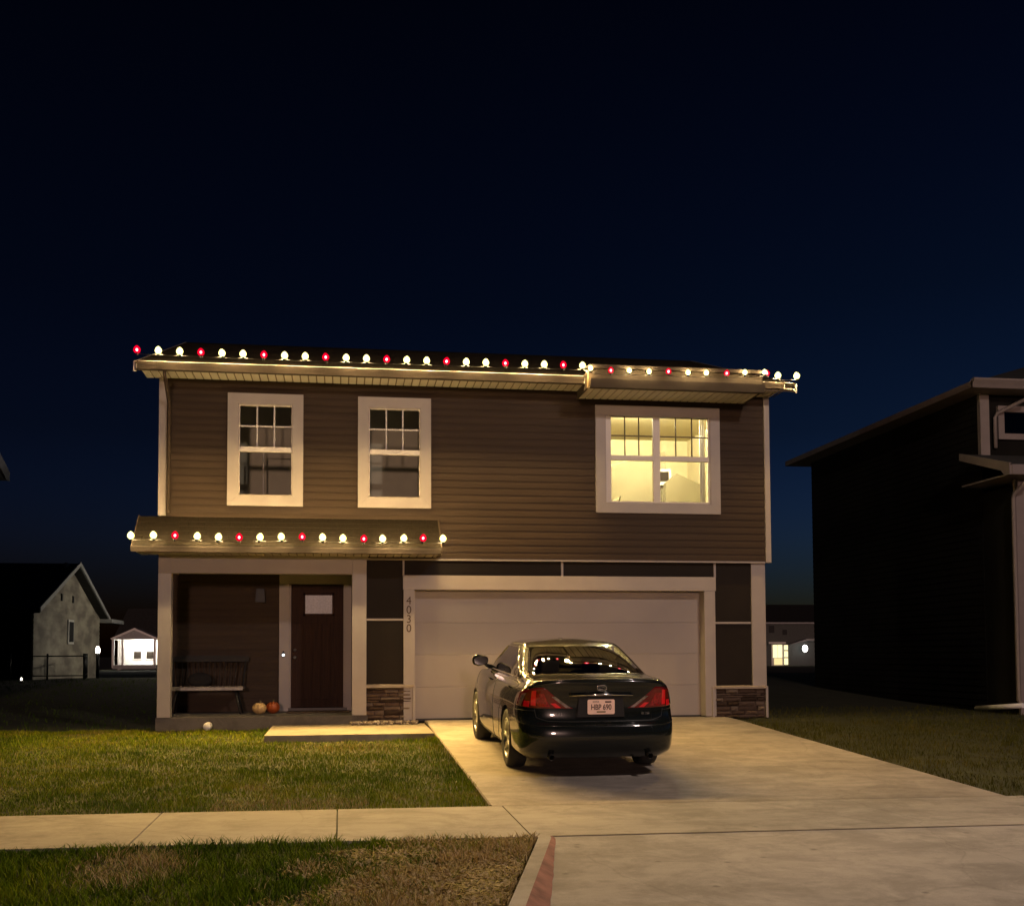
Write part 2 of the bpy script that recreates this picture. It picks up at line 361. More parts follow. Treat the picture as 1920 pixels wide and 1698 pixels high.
# ------------------------------------------------------------------ MAIN HOUSE
HX0, HX1, YF, ZT = -2.84, 7.24, 18.05, 5.46
house = empty('house', (HX0, YF, 0)); tag(house, 'two storey brown sided house with lit roofline, porch and two car garage', 'house')
house.location = (0, 0, 0)
def lap(name, x0, x1, z0, z1, Y, holes, parent, material, expo=.118, lip=.014):
    mb = MB(); n = int(math.ceil((z1-z0)/expo))
    for k in range(n):
        a = z0+k*expo; b = min(z1, a+expo); cuts = [(x0, x1)]
        for (hx0, hx1, hz0, hz1) in holes:
            if b > hz0+.001 and a < hz1-.001:
                new = []
                for (p, q) in cuts:
                    if hx0 > p and hx1 < q: new += [(p, hx0), (hx1, q)]
                    elif hx0 > p and hx0 < q: new.append((p, hx0))
                    elif hx1 > p and hx1 < q: new.append((hx1, q))
                    elif hx1 <= p or hx0 >= q: new.append((p, q))
                cuts = new
        for (p, q) in cuts:
            c = a+.55*expo
            mb.prism([(Y-lip, a), (Y-lip*.85, c), (Y-.003, b), (Y+.02, b), (Y+.02, a)] if b-a > .09 else [(Y-lip, a), (Y-lip*.6, b), (Y+.02, b), (Y+.02, a)], 'x', p, q)
    return mb.build(name, material, parent)
win_h = [(-1.70, -.72, 3.55, 5.14), (.34, 1.35, 3.55, 5.14), (4.33, 6.25, 3.52, 5.12)]
lap('upper_wall', HX0+.03, HX1-.03, 2.625, ZT, YF, win_h, house, M['siding'])
w = MB()
w.box(HX0+.02, HX0+.12, YF+.03, 28, 2.63, ZT); w.box(HX1-.12, HX1-.02, YF+.03, 28, 2.63, ZT)      # side walls above
w.box(HX0+.02, HX0+.12, 19.60, 28, -.1, 2.63); w.box(HX1-.16, HX1-.06, YF+.12, 28, -.1, 2.63)
w.box(HX0+.12, HX1-.16, 27.9, 28, -.1, ZT)
for gx in (HX0+.02, HX1-.12): w.prism([(YF, ZT), (28, ZT), (23.02, ZT+1.66)], 'x', gx, gx+.1)
w.build('side_wall', M['siding'], house)
fl = MB().box(HX0+.05, HX1-.05, YF+.03, 27.9, 2.60, 2.66); fl.build('porch_ceiling', M['soffit'], house)

# trim boards
tm = MB()
tm.box(HX0-.02, HX0+.10, YF-.045, YF+.06, 3.27, ZT)            # left corner board, upper
tm.build('corner_board', M['trim'], house, bevel=.004)
tm = MB().box(HX1-.075, HX1+.02, YF-.045, YF+.06, 2.60, ZT); tm.build('corner_board', M['trim'], house, bevel=.004)
tm = MB().box(.40, 7.18, YF-.01, YF+.04, 2.596, 2.624); tm.build('belt_trim', M['trim'], house)
YL = YF+.09    # lower wall plane
w = MB()
w.box(.36, 1.02, YL, YL+.12, -.05, 2.60); w.box(1.02, 6.27, YL, YL+.12, 2.30, 2.60); w.box(6.27, 7.14, YL, YL+.12, -.05, 2.60)
w.build('lower_wall', M['panel'], house)
def strip(name, x0, x1, z0, z1, t=.035, mt='trim', y=None): return MB().box(x0, x1, (y or YL)-t, (y or YL)+.01, z0, z1).build(name, M[mt], house, bevel=.004)
strip('corner_board', 6.93, 7.18, .50, 2.596, .04)
strip('panel_batten', 3.62, 3.66, 2.355, 2.596, .02); strip('panel_batten', 6.27, 6.31, 2.355, 2.596, .02)
strip('panel_batten', 6.29, 6.93, 1.56, 1.595, .018); strip('panel_batten', .40, 1.0, 1.615, 1.65, .018)
strip('panel_batten', .985, 1.015, 2.355, 2.596, .02)
# garage surround
gt = MB(); gt.box(1.0, 1.18, YL-.045, YL+.01, .0, 2.12); gt.box(6.09, 6.28, YL-.045, YL+.01, .0, 2.12); gt.box(.99, 6.295, YL-.05, YL+.01, 2.12, 2.355)
gt.box(1.12, 1.18, YL+.01, YL+.30, .0, 2.12); gt.box(6.09, 6.15, YL+.01, YL+.30, .0, 2.12); gt.box(1.12, 6.15, YL+.01, YL+.30, 2.12, 2.18)
gt.build('garage_surround', M['trim'], house, bevel=.004)
gd = MB(); GY = YL+.22
for k in range(4):
    z0 = .0+k*.53; z1 = z0+.5285
    gd.prism([(GY, z0), (GY, z1-.004), (GY+.006, z1), (GY+.05, z1), (GY+.05, z0)], 'x', 1.18, 6.09)
gdo = gd.build('garage_door', M['garage'], house, bevel=.003)
MB().box(1.18, 6.09, GY-.012, GY+.05, -.03, .012).build('bottom_seal', M['black'], gdo)

# soffit slats (vented), main eave
YE = 17.45
sf = MB(); x = -3.06
while x < 3.88 or x < 7.25:
    wd = .105
    if x > 3.84 and x < 6.80: x += .02; 
    sf.box(x, min(x+wd, 7.28), YE+.06, YF+.03, 5.462, 5.475); sf.box(x+wd, x+wd+.022, YE+.06, YF+.03, 5.475, 5.482, 1); x += wd+.022
sf.build('soffit', [M['soffit'], M['vent']], house)
# gutter profile (K-style) helper
def gutter(name, x0, x1, yf, z0, z1, parent, depth=.11):
    p = [(yf+.02, z0), (yf+.012, z0+.35*(z1-z0)), (yf-.004, z1-.02), (yf-.008, z1), (yf+.004, z1), (yf+.03, z0+.012), (yf+depth, z0+.012), (yf+depth, z1), (yf+depth+.008, z1), (yf+depth+.008, z0)]
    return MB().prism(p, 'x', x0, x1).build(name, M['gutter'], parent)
g1 = gutter('gutter', -3.12, 3.90, YE-.03, 5.445, 5.545, house)
g2 = gutter('gutter', 6.80, 7.31, YE-.03, 5.470, 5.565, house)
for (gx, g) in ((-3.115, g1), (3.885, g1), (7.295, g2)): MB().box(gx, gx+.012, YE-.03, YE+.08, 5.447 if gx < 5 else 5.472, 5.545 if gx < 5 else 5.565).build('gutter_cap', M['trim'], g)
fa = MB().box(-3.10, 7.50, YE+.085, YE+.11, 5.45, 5.60).build('fascia', M['trim'], house)
# dropped deeper eave over the right bay
bx = MB()
bx.box(3.895, 3.915, 17.17, YF+.0, 5.325, 5.60); bx.box(6.80, 6.82, 17.17, YF+.0, 5.325, 5.60)
bx.box(3.915, 6.80, 17.17, 17.19, 5.335, 5.62)
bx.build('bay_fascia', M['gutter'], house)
sf = MB(); x = 3.92
while x < 6.79:
    sf.box(x, min(x+.105, 6.798), 17.19, YF-.0, 5.338, 5.350); sf.box(min(x+.105, 6.79), min(x+.127, 6.798), 17.19, YF, 5.350, 5.357, 1); x += .127
sf.build('bay_soffit', [M['soffit'], M['vent']], house)
gutter('gutter', 3.90, 6.82, 17.05, 5.30, 5.435, house, .115)
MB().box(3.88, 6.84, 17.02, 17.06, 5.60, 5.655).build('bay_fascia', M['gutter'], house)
MB().prism([(17.04, 5.645), (YE+.1, 5.75), (YE+.1, 5.72), (17.04, 5.62)], 'x', 3.90, 6.82).build('bay_roof', M['roof'], house)
# main roof: gable, ridge parallel to the street
SL = 1/3.0
def roofz(y): return 5.545+(y-YE)*SL
rf = MB()
rl = roofz(23.02)
rf.prism([(YE-.02, 5.555), (23.02, rl+.02), (28.6, 5.555), (28.6, 5.50), (23.02, rl-.04), (YE-.02, 5.515)], 'x', -3.12, 7.50)
rfo = rf.build('roof', M['roof'], house)
# shingle courses: real butt steps
sh = MB(); y = YE-.03
k = 0
while y < 22.9:
    x = -3.13 - (k % 2)*.12
    while x < 7.50:
        a = max(x, -3.13); b = min(x+.235+.05*random.random(), 7.51); dz = .008+.004*random.random()
        sh.prism([(y, roofz(y)+.012), (y, roofz(y)+.012+dz), (y+.16, roofz(y+.16)+.014), (y+.16, roofz(y+.16)+.006)], 'x', a, b-.006)
        x = b
    y += .145; k += 1
sh.build('shingles', M['roof'], rfo)
for gx in (-3.15, 7.505):
    MB().prism([(YE-.02, 5.40), (YE-.02, 5.555), (23.02, rl+.02), (28.6, 5.555), (28.6, 5.40), (23.02, rl-.14)], 'x', gx-.005, gx+.022).build('rake_board', M['trim'], house)
for gx0, gx1 in ((-3.12, HX0), (HX1, 7.5)):
    MB().prism([(YE, 5.462), (23.02, rl-.09), (23.02, rl-.075), (YE, 5.477)], 'x', gx0, gx1).build('rake_soffit', M['soffit'], house)
# downspout at the left corner
dp = MB(); dp.tube([(-2.70, YE+.03, 5.45), (-2.70, YE+.04, 5.38), (-2.70, YF-.12, 5.05), (-2.70, YF-.075, 4.95), (-2.70, YF-.075, 3.30)], .03, 6)
dp.build('downspout', M['siding'], house)

# windows ------------------------------------------------------------
def window(x0, x1, z0, z1, lites, pane_mat, cw=.165, mm='muntin'):
    """lites: list of (gx0,gx1) glass spans; upper sash split 3x2"""
    yo = YF-.045
    c = MB()
    c.prism([(x0, z0), (x0+cw, z0+cw), (x0+cw, z1-cw), (x0, z1)], 'y', yo, YF+.02); c.prism([(x1, z0), (x1, z1), (x1-cw, z1-cw), (x1-cw, z0+cw)], 'y', yo, YF+.02)
    c.prism([(x0, z1), (x0+cw, z1-cw), (x1-cw, z1-cw), (x1, z1)], 'y', yo+.001, YF+.02); c.prism([(x0, z0), (x1, z0), (x1-cw, z0+cw), (x0+cw, z0+cw)], 'y', yo+.001, YF+.02)
    for (a, b, p, q) in ((x0+cw, x0+cw+.012, z0+cw, z1-cw), (x1-cw-.012, x1-cw, z0+cw, z1-cw), (x0+cw, x1-cw, z0+cw, z0+cw+.012), (x0+cw, x1-cw, z1-cw-.012, z1-cw)):
        c.box(a, b, yo+.006, YF+.10, p, q)
    wo = c.build('window', M['trim'], house, bevel=.002)
    ix0, ix1, iz0, iz1 = x0+cw+.012, x1-cw-.012, z0+cw+.012, z1-cw-.012
    zm0, zm1 = 4.305, 4.405
    fr = MB(); ed = [ix0]+[v for l in lites for v in l]+[ix1]
    for k in range(0, len(ed), 2): fr.box(ed[k], ed[k+1], YF-.01, YF+.06, iz0, iz1)
    gz0, gz1 = 3.62, 5.06
    for (a, b) in lites:
        fr.box(a, b, YF-.008, YF+.058, iz0, gz0); fr.box(a, b, YF-.008, YF+.058, gz1, iz1); fr.box(a, b, YF-.022, YF+.05, zm0+.01, zm1-.01)
    fr.build('sash_frame', M['vinyl'], wo, bevel=.003)
    for (a, b) in lites:
        mu = MB(); t = .011
        for k in (1, 2): mu.box(a+(b-a)*k/3-t, a+(b-a)*k/3+t, YF+.012, YF+.022, zm1-.01, gz1)
        mu.box(a, b, YF+.0115, YF+.0225, (zm1+gz1)/2-t, (zm1+gz1)/2+t)
        mu.build('muntin', M[mm], wo)
        MB().box(a-.004, b+.004, YF+.024, YF+.030, gz0-.004, zm0+.014).build('pane', pane_mat, wo)
        MB().box(a-.004, b+.004, YF+.026, YF+.032, zm1-.014, gz1+.004).build('pane', pane_mat, wo)
    return wo
window(-1.803, -.617, 3.445, 5.252, [(-1.615, -.805)], M['dark_glass'])
window(.257, 1.442, 3.445, 5.252, [(.448, 1.252)], M['dark_glass'])
window(4.203, 6.371, 3.417, 5.236, [(4.475, 5.205), (5.325, 6.175)], M['clear_glass'], cw=.165, mm='muntin_backlit')
def room(x0, x1, y1, m, name='room'):
    r = MB()
    r.box(x0-.05, x0, YF+.12, y1, 2.70, 5.42); r.box(x1, x1+.05, YF+.12, y1, 2.70, 5.42); r.box(x0, x1, y1, y1+.05, 2.70, 5.42)
    r.box(x0, x1, YF+.12, y1, 5.37, 5.42); r.box(x0, x1, YF+.12, y1, 2.66, 2.71)
    return r.build(name, m, house)
room(-2.6, -.1, 19.3, M['interior_dim']); room(-.0, 2.6, 19.2, M['interior_dim'])
room(2.75, 6.95, 21.6, M['interior'])
# inner faces of the front wall round the lit window
fw = MB(); fw.box(2.75, 4.36, YF+.062, YF+.12, 2.7, 5.37); fw.box(6.21, 6.95, YF+.062, YF+.12, 2.7, 5.37); fw.box(4.36, 6.21, YF+.062, YF+.12, 2.7, 3.55); fw.box(4.36, 6.21, YF+.062, YF+.12, 5.10, 5.37)
fw.box(-2.6, -1.66, YF+.062, YF+.12, 2.7, 5.37); fw.box(-.76, .40, YF+.062, YF+.12, 2.7, 5.37); fw.box(1.30, 2.6, YF+.062, YF+.12, 2.7, 5.37)
fw.box(-1.66, -.76, YF+.062, YF+.12, 2.7, 3.55); fw.box(.40, 1.30, YF+.062, YF+.12, 2.7, 3.55)
fw.build('room', M['interior'], house)
# tan panels standing in for shadowed shapes on the lit room's wall
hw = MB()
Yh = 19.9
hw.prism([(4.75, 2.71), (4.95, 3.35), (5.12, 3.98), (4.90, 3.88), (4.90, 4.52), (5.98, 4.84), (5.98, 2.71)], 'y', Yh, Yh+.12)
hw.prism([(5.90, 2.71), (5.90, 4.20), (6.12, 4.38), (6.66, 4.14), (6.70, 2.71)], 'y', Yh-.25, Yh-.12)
hw.build('wall_shade_panel', M['wall_shade'], house)
pf = empty('picture_frame', (5.93, Yh-.02, 4.36)); tag(pf, 'small framed picture on the wall inside the lit upstairs window', 'picture')
MB().box(-.14, .14, -.03, 0, -.17, .13).build('frame', M['white'], pf); MB().box(-.09, .09, -.036, -.031, -.10, .08).build('print', M['panel'], pf)
cu = MB()
for k in range(6): cu.tube([(6.10+.016*k, YF+.20+.02*(k % 2), 3.58), (6.10+.016*k, YF+.20+.02*(k % 2), 5.10)], .012, 8)
cu = cu.build('curtain', M['white']); tag(cu, 'narrow white curtain gathered at the right edge of the lit window', 'curtain')
cl = MB().ball((5.2, 18.72, 5.295), .062, 0, 1, 1).build('ceiling_lamp', emis('warm_lamp', (1, .88, .54), 3800)); tag(cl, 'round ceiling lamp of the lit upstairs room', 'lamp')
# white garment rail glimpsed behind the left window
gr = MB().tube([(-1.29, 18.75, 2.75), (-1.29, 18.75, 4.47), (-.60, 18.75, 4.47)], .014, 8).build('clothes_rail', M['white']); tag(gr, 'thin white rail standing behind the left upstairs window', 'rail')

# porch ---------------------------------------------------------------
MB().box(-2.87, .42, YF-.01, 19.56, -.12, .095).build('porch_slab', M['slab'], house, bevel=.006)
MB().box(-2.86, .36, YF+.02, 19.6, -.35, -.121).build('porch_foundation', M['slab'], house)
pb = MB(); pb.box(-2.84, .17, YF-.03, YF+.16, 2.36, 2.595)
pb.build('porch_beam', M['trim'], house, bevel=.004)
for (a, b) in ((-2.845, -2.645), (.17, .40)):
    p = MB(); p.box(a, b, YF-.035, YF+.165, .096, 2.36 if a < 0 else 2.60)
    p.build('porch_post', M['trim'], house, bevel=.005)
MB().box(-2.84, -2.64, YF-.045, YF+.17, 2.37, 2.60).build('porch_post', M['trim'], house)
lap('porch_wall', -2.90, -1.06, .10, 2.60, 19.55, [], house, M['siding'])
MB().box(.17, 7.0, 19.56, 19.66, .1, 2.6).build('porch_wall', M['siding'], house)
MB().box(.19, .34, YF+.17, 19.55, .0, 2.60).build('porch_wall', M['panel'], house)
MB().box(-2.84, .42, YF-.03, YF+.01, 2.597, 2.66).build('porch_frieze', M['trim'], house)
x = -3.10; sf = MB()
while x < 1.50: sf.box(x, min(x+.105, 1.52), YE+.05, YF-.03, 2.645, 2.657); sf.box(x+.105, min(x+.127, 1.53), YE+.05, YF-.03, 2.657, 2.664, 1); x += .127
sf.build('porch_soffit', [M['soffit'], M['vent']], house)
gutter('gutter', -3.16, 1.54, YE-.03, 2.645, 2.735, house)
pr = MB().prism([(YE-.02, 2.745), (YF+.0, 3.255), (YF+.0, 3.20), (YE-.02, 2.70)], 'x', -3.13, 1.55).build('porch_roof', M['roof'], house)
sh = MB(); sl = .51/.6; y = YE-.03; k = 0
while y < YF-.06:
    x = -3.14-(k % 2)*.12
    while x < 1.54:
        a = max(x, -3.14); b = min(x+.22+.06*random.random(), 1.555); z = 2.745+(y-YE+.02)*sl
        sh.prism([(y, z+.004), (y, z+.014+.004*random.random()), (y+.11, z+.11*sl+.010), (y+.11, z+.11*sl)], 'x', a, b-.006); x = b
    y += .097; k += 1
sh.build('shingles', M['roof'], pr)
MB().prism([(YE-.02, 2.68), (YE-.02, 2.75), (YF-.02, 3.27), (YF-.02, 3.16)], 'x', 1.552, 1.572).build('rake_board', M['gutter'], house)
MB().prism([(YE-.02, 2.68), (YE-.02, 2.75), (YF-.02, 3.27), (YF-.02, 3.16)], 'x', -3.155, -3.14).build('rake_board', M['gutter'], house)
MB().box(-2.60, 1.57, YF-.035, YF-.012, 3.245, 3.275).build('roof_flashing', M['siding'], house)
MB().box(-2.84, -2.70, YF-.03, YF+.0, 2.66, 3.26).build('porch_wall', M['siding'], house)
# entry door
YD = 19.55
df = MB(); df.box(-1.06, -.885, YD-.05, YD+.02, .10, 2.29); df.box(.06, .175, YD-.05, YD+.02, .10, 2.29); df.box(-1.06, .19, YD-.055, YD+.02, 2.29, 2.45)
df.box(-.885, -.86, YD-.02, YD+.10, .14, 2.29); df.box(.035, .06, YD-.02, YD+.10, .14, 2.29)
df.build('door_frame', M['trim'], house, bevel=.004)
dr = MB(); dr.box(-.86, .035, YD+.03, YD+.07, .16, 2.28)
for k in range(5):      # raised vertical planks
    a = -.80+k*.155; dr.box(a, a+.145, YD+.022, YD+.031, .30, 1.62)
for (a, b, p, q) in ((-.66, -.62, 1.74, 2.14), (-.16, -.12, 1.74, 2.14), (-.66, -.12, 1.74, 1.78), (-.66, -.12, 2.10, 2.14)): dr.box(a, b, YD+.015, YD+.032, p, q)
dro = dr.build('front_door', M['door'], house, bevel=.003)
MB().box(-.62, -.16, YD+.02, YD+.03, 1.78, 2.10).build('door_lite', mat('frosted_glass', (.10, .10, .075), .25, var=.15, scale=30, bump=.2), dro)
for (z, r) in ((1.15, .028), (1.02, .032)): MB().lathe([(.001, YD-.035), (r*.8, YD-.03), (r, YD-.01), (r*.6, YD+.025)], (-.79, 0, z), 'y', 16).build('door_handle', M['steel'], dro)
MB().box(-.90, .10, YD-.06, YD+.08, .10, .155).build('threshold', M['metal'], house)
db = MB(); db.prism([(-.985+.022*math.cos(t*math.pi/8), 1.08+.055*math.sin(t*math.pi/8)) for t in range(16)], 'y', YD-.075, YD-.05)
dbo = db.build('doorbell', M['black'], house, bevel=.003)
MB().lathe([(.001, YD-.084), (.016, YD-.082), (.022, YD-.076)], (-.985, 0, 1.065), 'y', 16).build('glowing_button', emis('doorbell_ring', (.8, .92, 1), 3.5), dbo)
dm = MB().box(-.90, .14, 18.85, 19.45, .096, .112).build('doormat', M['mat_fiber'], bevel=.004); tag(dm, 'dark brown doormat lying in front of the entry door', 'doormat')
MB().prism([(-1.44, 2.20), (-1.31, 2.20), (-1.29, 1.97), (-1.46, 1.97)], 'y', YD-.14, YD-.0).build('porch_light', M['black'], house)
# stone bases
def stones(x0, x1, z0, z1):
    mb = MB(); tint = []; z = z0
    while z < z1-.02:
        hh = min(random.choice([.035, .05, .065, .08]), z1-z); x = x0
        while x < x1-.01:
            ww = min(random.uniform(.10, .36), x1-x);
            if x1-(x+ww) < .06: ww = x1-x
            d = random.uniform(.02, .065); t = random.random(); h2 = hh
            g = .003; vs = []
            nxx = max(2, int(ww/.04)); nzz = 3
            for jz in range(nzz+1):
                for i in range(nxx+1):
                    px = x+g+(ww-2*g)*i/nxx; pz = z+g+(h2-2*g)*jz/nzz
                    edge = (i in (0, nxx)) or (jz in (0, nzz))
                    dd = d*(.45 if edge else 1)+noise.noise(Vector((px*22, pz*30, d*90)))*.012
                    vs.append((px+random.uniform(-.003, .003), YL-dd, pz+random.uniform(-.003, .003)))
            mb.add(vs, [(jz*(nxx+1)+i, jz*(nxx+1)+i+1, (jz+1)*(nxx+1)+i+1, (jz+1)*(nxx+1)+i) for jz in range(nzz) for i in range(nxx)])
            tint += [t]*len(vs); n0 = len(mb.v)
            mb.add([(x+g, YL-d*.45, z+g), (x+ww-g, YL-d*.45, z+g), (x+ww-g, YL-d*.45, z+h2-g), (x+g, YL-d*.45, z+h2-g), (x+g, YL+.01, z+g), (x+ww-g, YL+.01, z+g), (x+ww-g, YL+.01, z+h2-g), (x+g, YL+.01, z+h2-g)], [(0, 4, 5, 1), (1, 5, 6, 2), (2, 6, 7, 3), (3, 7, 4, 0)])
            tint += [t]*8
            x += ww
        z += hh
    o = mb.build('stone_base', M['stone'], house, recalc=False)
    at = o.data.attributes.new('tint', 'FLOAT', 'POINT'); at.data.foreach_set('value', tint)
    for p in o.data.polygons: p.use_smooth = False
    MB().prism([(YL-.085, z1+.002), (YL-.085, z1+.035), (YL+.0, z1+.055), (YL+.0, z1+.002)], 'x', x0-.02, x1+.02).build('stone_cap', mat('limestone_cap', (.33, .27, .21), .8, var=.15, bump=.3), o)
stones(.24, 1.15, -.03, .53); stones(6.24, 7.15, -.03, .46)
MB().box(1.15, 1.19, YL-.08, YL, -.02, .56).build('stone_edge_trim', M['trim'], house); MB().box(7.15, 7.19, YL-.07, YL+.03, -.03, .50).build('stone_edge_trim', M['trim'], house)
MB().box(6.20, 6.24, YL-.08, YL, -.02, .50).build('stone_edge_trim', M['trim'], house)
# text helper
def text(name, s, size, loc, rot, m, parent, ext=.004, sx=1, bold=0):
    cu = bpy.data.curves.new(name+'_c', 'FONT'); cu.body = s; cu.size = size; cu.extrude = ext; cu.align_x = 'CENTER'; cu.align_y = 'CENTER'; cu.offset = bold
    t = bpy.data.objects.new('tmp', cu); COL.objects.link(t); bpy.context.view_layer.update()
    me = bpy.data.meshes.new_from_object(t.evaluated_get(bpy.context.evaluated_depsgraph_get())); bpy.data.objects.remove(t)
    me.materials.clear(); me.materials.append(m); me.name = name
    o = link(bpy.data.objects.new(name, me), parent); o.location = loc; o.rotation_euler = rot; o.scale = (sx, 1, 1); return o
num = mat('bronze_number', (.075, .045, .025), .5, .4, var=.1)
for k, c in enumerate('4030'): text('house_number', c, .185, (1.085, YL-.052, 1.935-k*.150), (R(90), 0, 0), num, house, .005, .95)
# river stones under the stone base
gv = MB(); tint = []
for _ in range(420):
    x = random.uniform(.15, 1.20); y = random.uniform(17.80, 18.04); r = random.uniform(.012, .03); n0 = len(gv.v)
    gv.ball((x, y, -.035+random.uniform(0, .03)), r, 0, random.uniform(.8, 1.3), random.uniform(.55, .9), 7, 5); tint += [random.random()]*(len(gv.v)-n0)
go = gv.build('gravel', M['gravel'], recalc=False); at = go.data.attributes.new('tint', 'FLOAT', 'POINT'); at.data.foreach_set('value', tint)
tag(go, 'small pale river stones heaped below the left stone base', 'gravel', kind='stuff')

# ------------------------------------------------------------------ string lights
WC, RC = (1, .72, .32), (1, .035, .03)
m_wcore = emis('white_bulb_core', (1, .70, .30), 3800); m_wsh = shell('white_bulb_glass', (1, .88, .30), 5.0, .55)
m_rcore = emis('red_bulb_core', (1, .06, .06), 700); m_rsh = shell('red_bulb_glass', (.95, .0, .02), 1.25, .93)
m_rmid = emis('red_bulb_filament', (1, .42, .44), 2.6)
sock = M['white']
def bulb_mesh(red, k=1):
    mb = MB()
    mb.ball((0, 0, 0), .020 if not red else .016, 0, 1, 1.1, 10, 6)
    s = (.052 if not red else .054)*k
    prof = [(.0005, -s*1.0), (s*.55, -s*.82), (s*.92, -s*.35), (s, .05*s), (s*.9, s*.5), (s*.6, s*.95), (s*.25, s*1.25), (.0005, s*1.32)]
    mb.lathe(prof, (0, 0, 0), 'z', 14, 1)
    mb.lathe([(.016, -s*1.55), (.020, -s*1.5), (.020, -s*.9), (.001, -s*.88)], (0, 0, 0), 'z', 10, 2)
    mats = [m_rcore if red else m_wcore, m_rsh if red else m_wsh, M['black']]
    if red: mb.ball((0, 0, .004), .018, 3, 1, 1.25, 10, 6); mats.append(shell('red_bulb_filament_glow', (1, .5, .52), 60, .8))
    me = mb.build('bulb', mats, recalc=False); d = me.data; bpy.data.objects.remove(me); return d
bm_w, bm_r = bulb_mesh(False), bulb_mesh(True)
m_wcore = emis('white_bulb_core_dim', (1, .74, .34), 1100); m_rcore = emis('red_bulb_core_dim', (1, .08, .08), 300)
bm_wd, bm_rd = bulb_mesh(False, .78), bulb_mesh(True, .85)
m_wcore = emis('white_bulb_core_porch', (1, .72, .32), 2900); bm_wp = bulb_mesh(False)
def string(name, label, pts, lamps, dk='w'):
    t = empty(name, pts[0][0]); tag(t, label, 'string lights', 'holiday light strings on the eaves'); o0 = Vector(pts[0][0])
    w_ = MB()
    for i, (p, c) in enumerate(pts):
        b = link(bpy.data.objects.new('bulb', {'r': bm_r, 'w': bm_w if lamps[2] else bm_wp, 'R': bm_rd, 'W': bm_wd}[c]), t); b.location = Vector(p)-o0
        b.rotation_euler = (R(random.uniform(-9, 9)), R(random.uniform(-10, 10)), 0)
        if i:
            a = Vector(pts[i-1][0])-o0-Vector((0, 0, .06)); e = Vector(p)-o0-Vector((0, 0, .06))
            w_.tube([a, (a+e)/2-Vector((0, 0, .006+.01*random.random())), e], .0045, 5)
    w_.build('wire', M['metal'], t)
    wh = [p for p, c in pts if c == 'w'][::lamps[0]]
    for p in wh:   # the downward throw of the clear bulbs
        s_ = bpy.data.lights.new('bulb_light', 'SPOT'); s_.energy = lamps[1]; s_.spot_size = R(132 if lamps[2] == 0 else 116); s_.spot_blend = 1; s_.shadow_soft_size = .05; s_.color = (1, .60, .17)
        q_ = link(bpy.data.objects.new('bulb_light', s_), t); q_.location = Vector(p)-o0+Vector((0, -.13, -.04)); q_.rotation_euler = (R(-40 if lamps[2] == 0 else -24), 0, 0); q_.visible_glossy = True
    return t
pts = []
for k in range(23):
    pts.append(((-3.082+.3143*k, YE-.14, 5.70-.012*math.sin(k/22*math.pi)), 'r' if k % 3 == 0 else 'w'))
bump = [(3.885, 5.57, 'w'), (4.215, 5.545, 'r'), (4.515, 5.555, 'w'), (4.84, 5.55, 'w'), (5.161, 5.56, 'r'), (5.485, 5.555, 'w'), (5.79, 5.56, 'w'), (6.132, 5.565, 'r'), (6.44, 5.59, 'w')]
for (x, z, c) in bump: pts.append(((x, 16.96, z), c.upper()))
pts += [((6.775, 16.96, 5.605), 'W'), ((6.87, 17.10, 5.625), 'R'), ((7.16, YE-.10, 5.66), 'w'), ((7.49, YE-.10, 5.665), 'w')]
string('roofline_lights', 'long run of white and red bulbs along the upper eave', pts, (2, 480, 1))
pts = []
px = [-3.134, -2.806, -2.492, -2.165, -1.852, -1.545, -1.234, -.915, -.60, -.29, .02, .34, .63, .958, 1.26, 1.572]
for k, x in enumerate(px): pts.append(((x, YE-.16, 2.865+.01*math.sin(k)), 'r' if k % 3 == 2 else 'w'))
string('porch_lights', 'shorter run of white and red bulbs along the porch roof edge', pts, (2, 400, 0))

# ------------------------------------------------------------------ porch things
bn = empty('bench', (-2.20, 19.05, .096)); tag(bn, 'black spindle back bench against the porch wall', 'bench')
MB().prism([(-.23, .42), (.20, .405), (.23, .42), (.23, .445), (-.22, .46), (-.25, .445), (-.25, .39)], 'x', -.60, .60).build('seat', mat('worn_seat', (.20, .175, .155), .35, var=.2, scale=10), bn, bevel=.006)
for sx in (-1, 1):
    for sy in (-1, 1): MB().tube([(sx*.46, sy*.15, .42), (sx*.56, sy*.22, 0)], [.024, .015], 8).build('leg', M['bench'], bn)
for sx in (-1, 1): MB().tube([(sx*.56, .18, .44), (sx*.60, .30, .90)], [.018, .014], 8).build('back_post', M['bench'], bn)
MB().prism([(-.64, .86), (.64, .86), (.66, .95), (.3, .965), (-.3, .965), (-.66, .95)], 'y', .28, .31).build('top_rail', M['bench'], bn)
for k in range(13): MB().tube([(-.50+k*.083, .19, .44), (-.54+k*.09, .295, .88)], .007, 6).build('spindle', M['bench'], bn)
cs = MB(); cs.ball((0, 0, 0), .20, 0, 1, .62, 18, 10)
cso = cs.build('cushion', M['cushion']); cso.location = (-2.33, 19.10, .66); cso.scale = (1, .45, 1); cso.rotation_euler = (R(-12), 0, 0); tag(cso, 'dark cushion propped against the back of the porch bench', 'cushion')
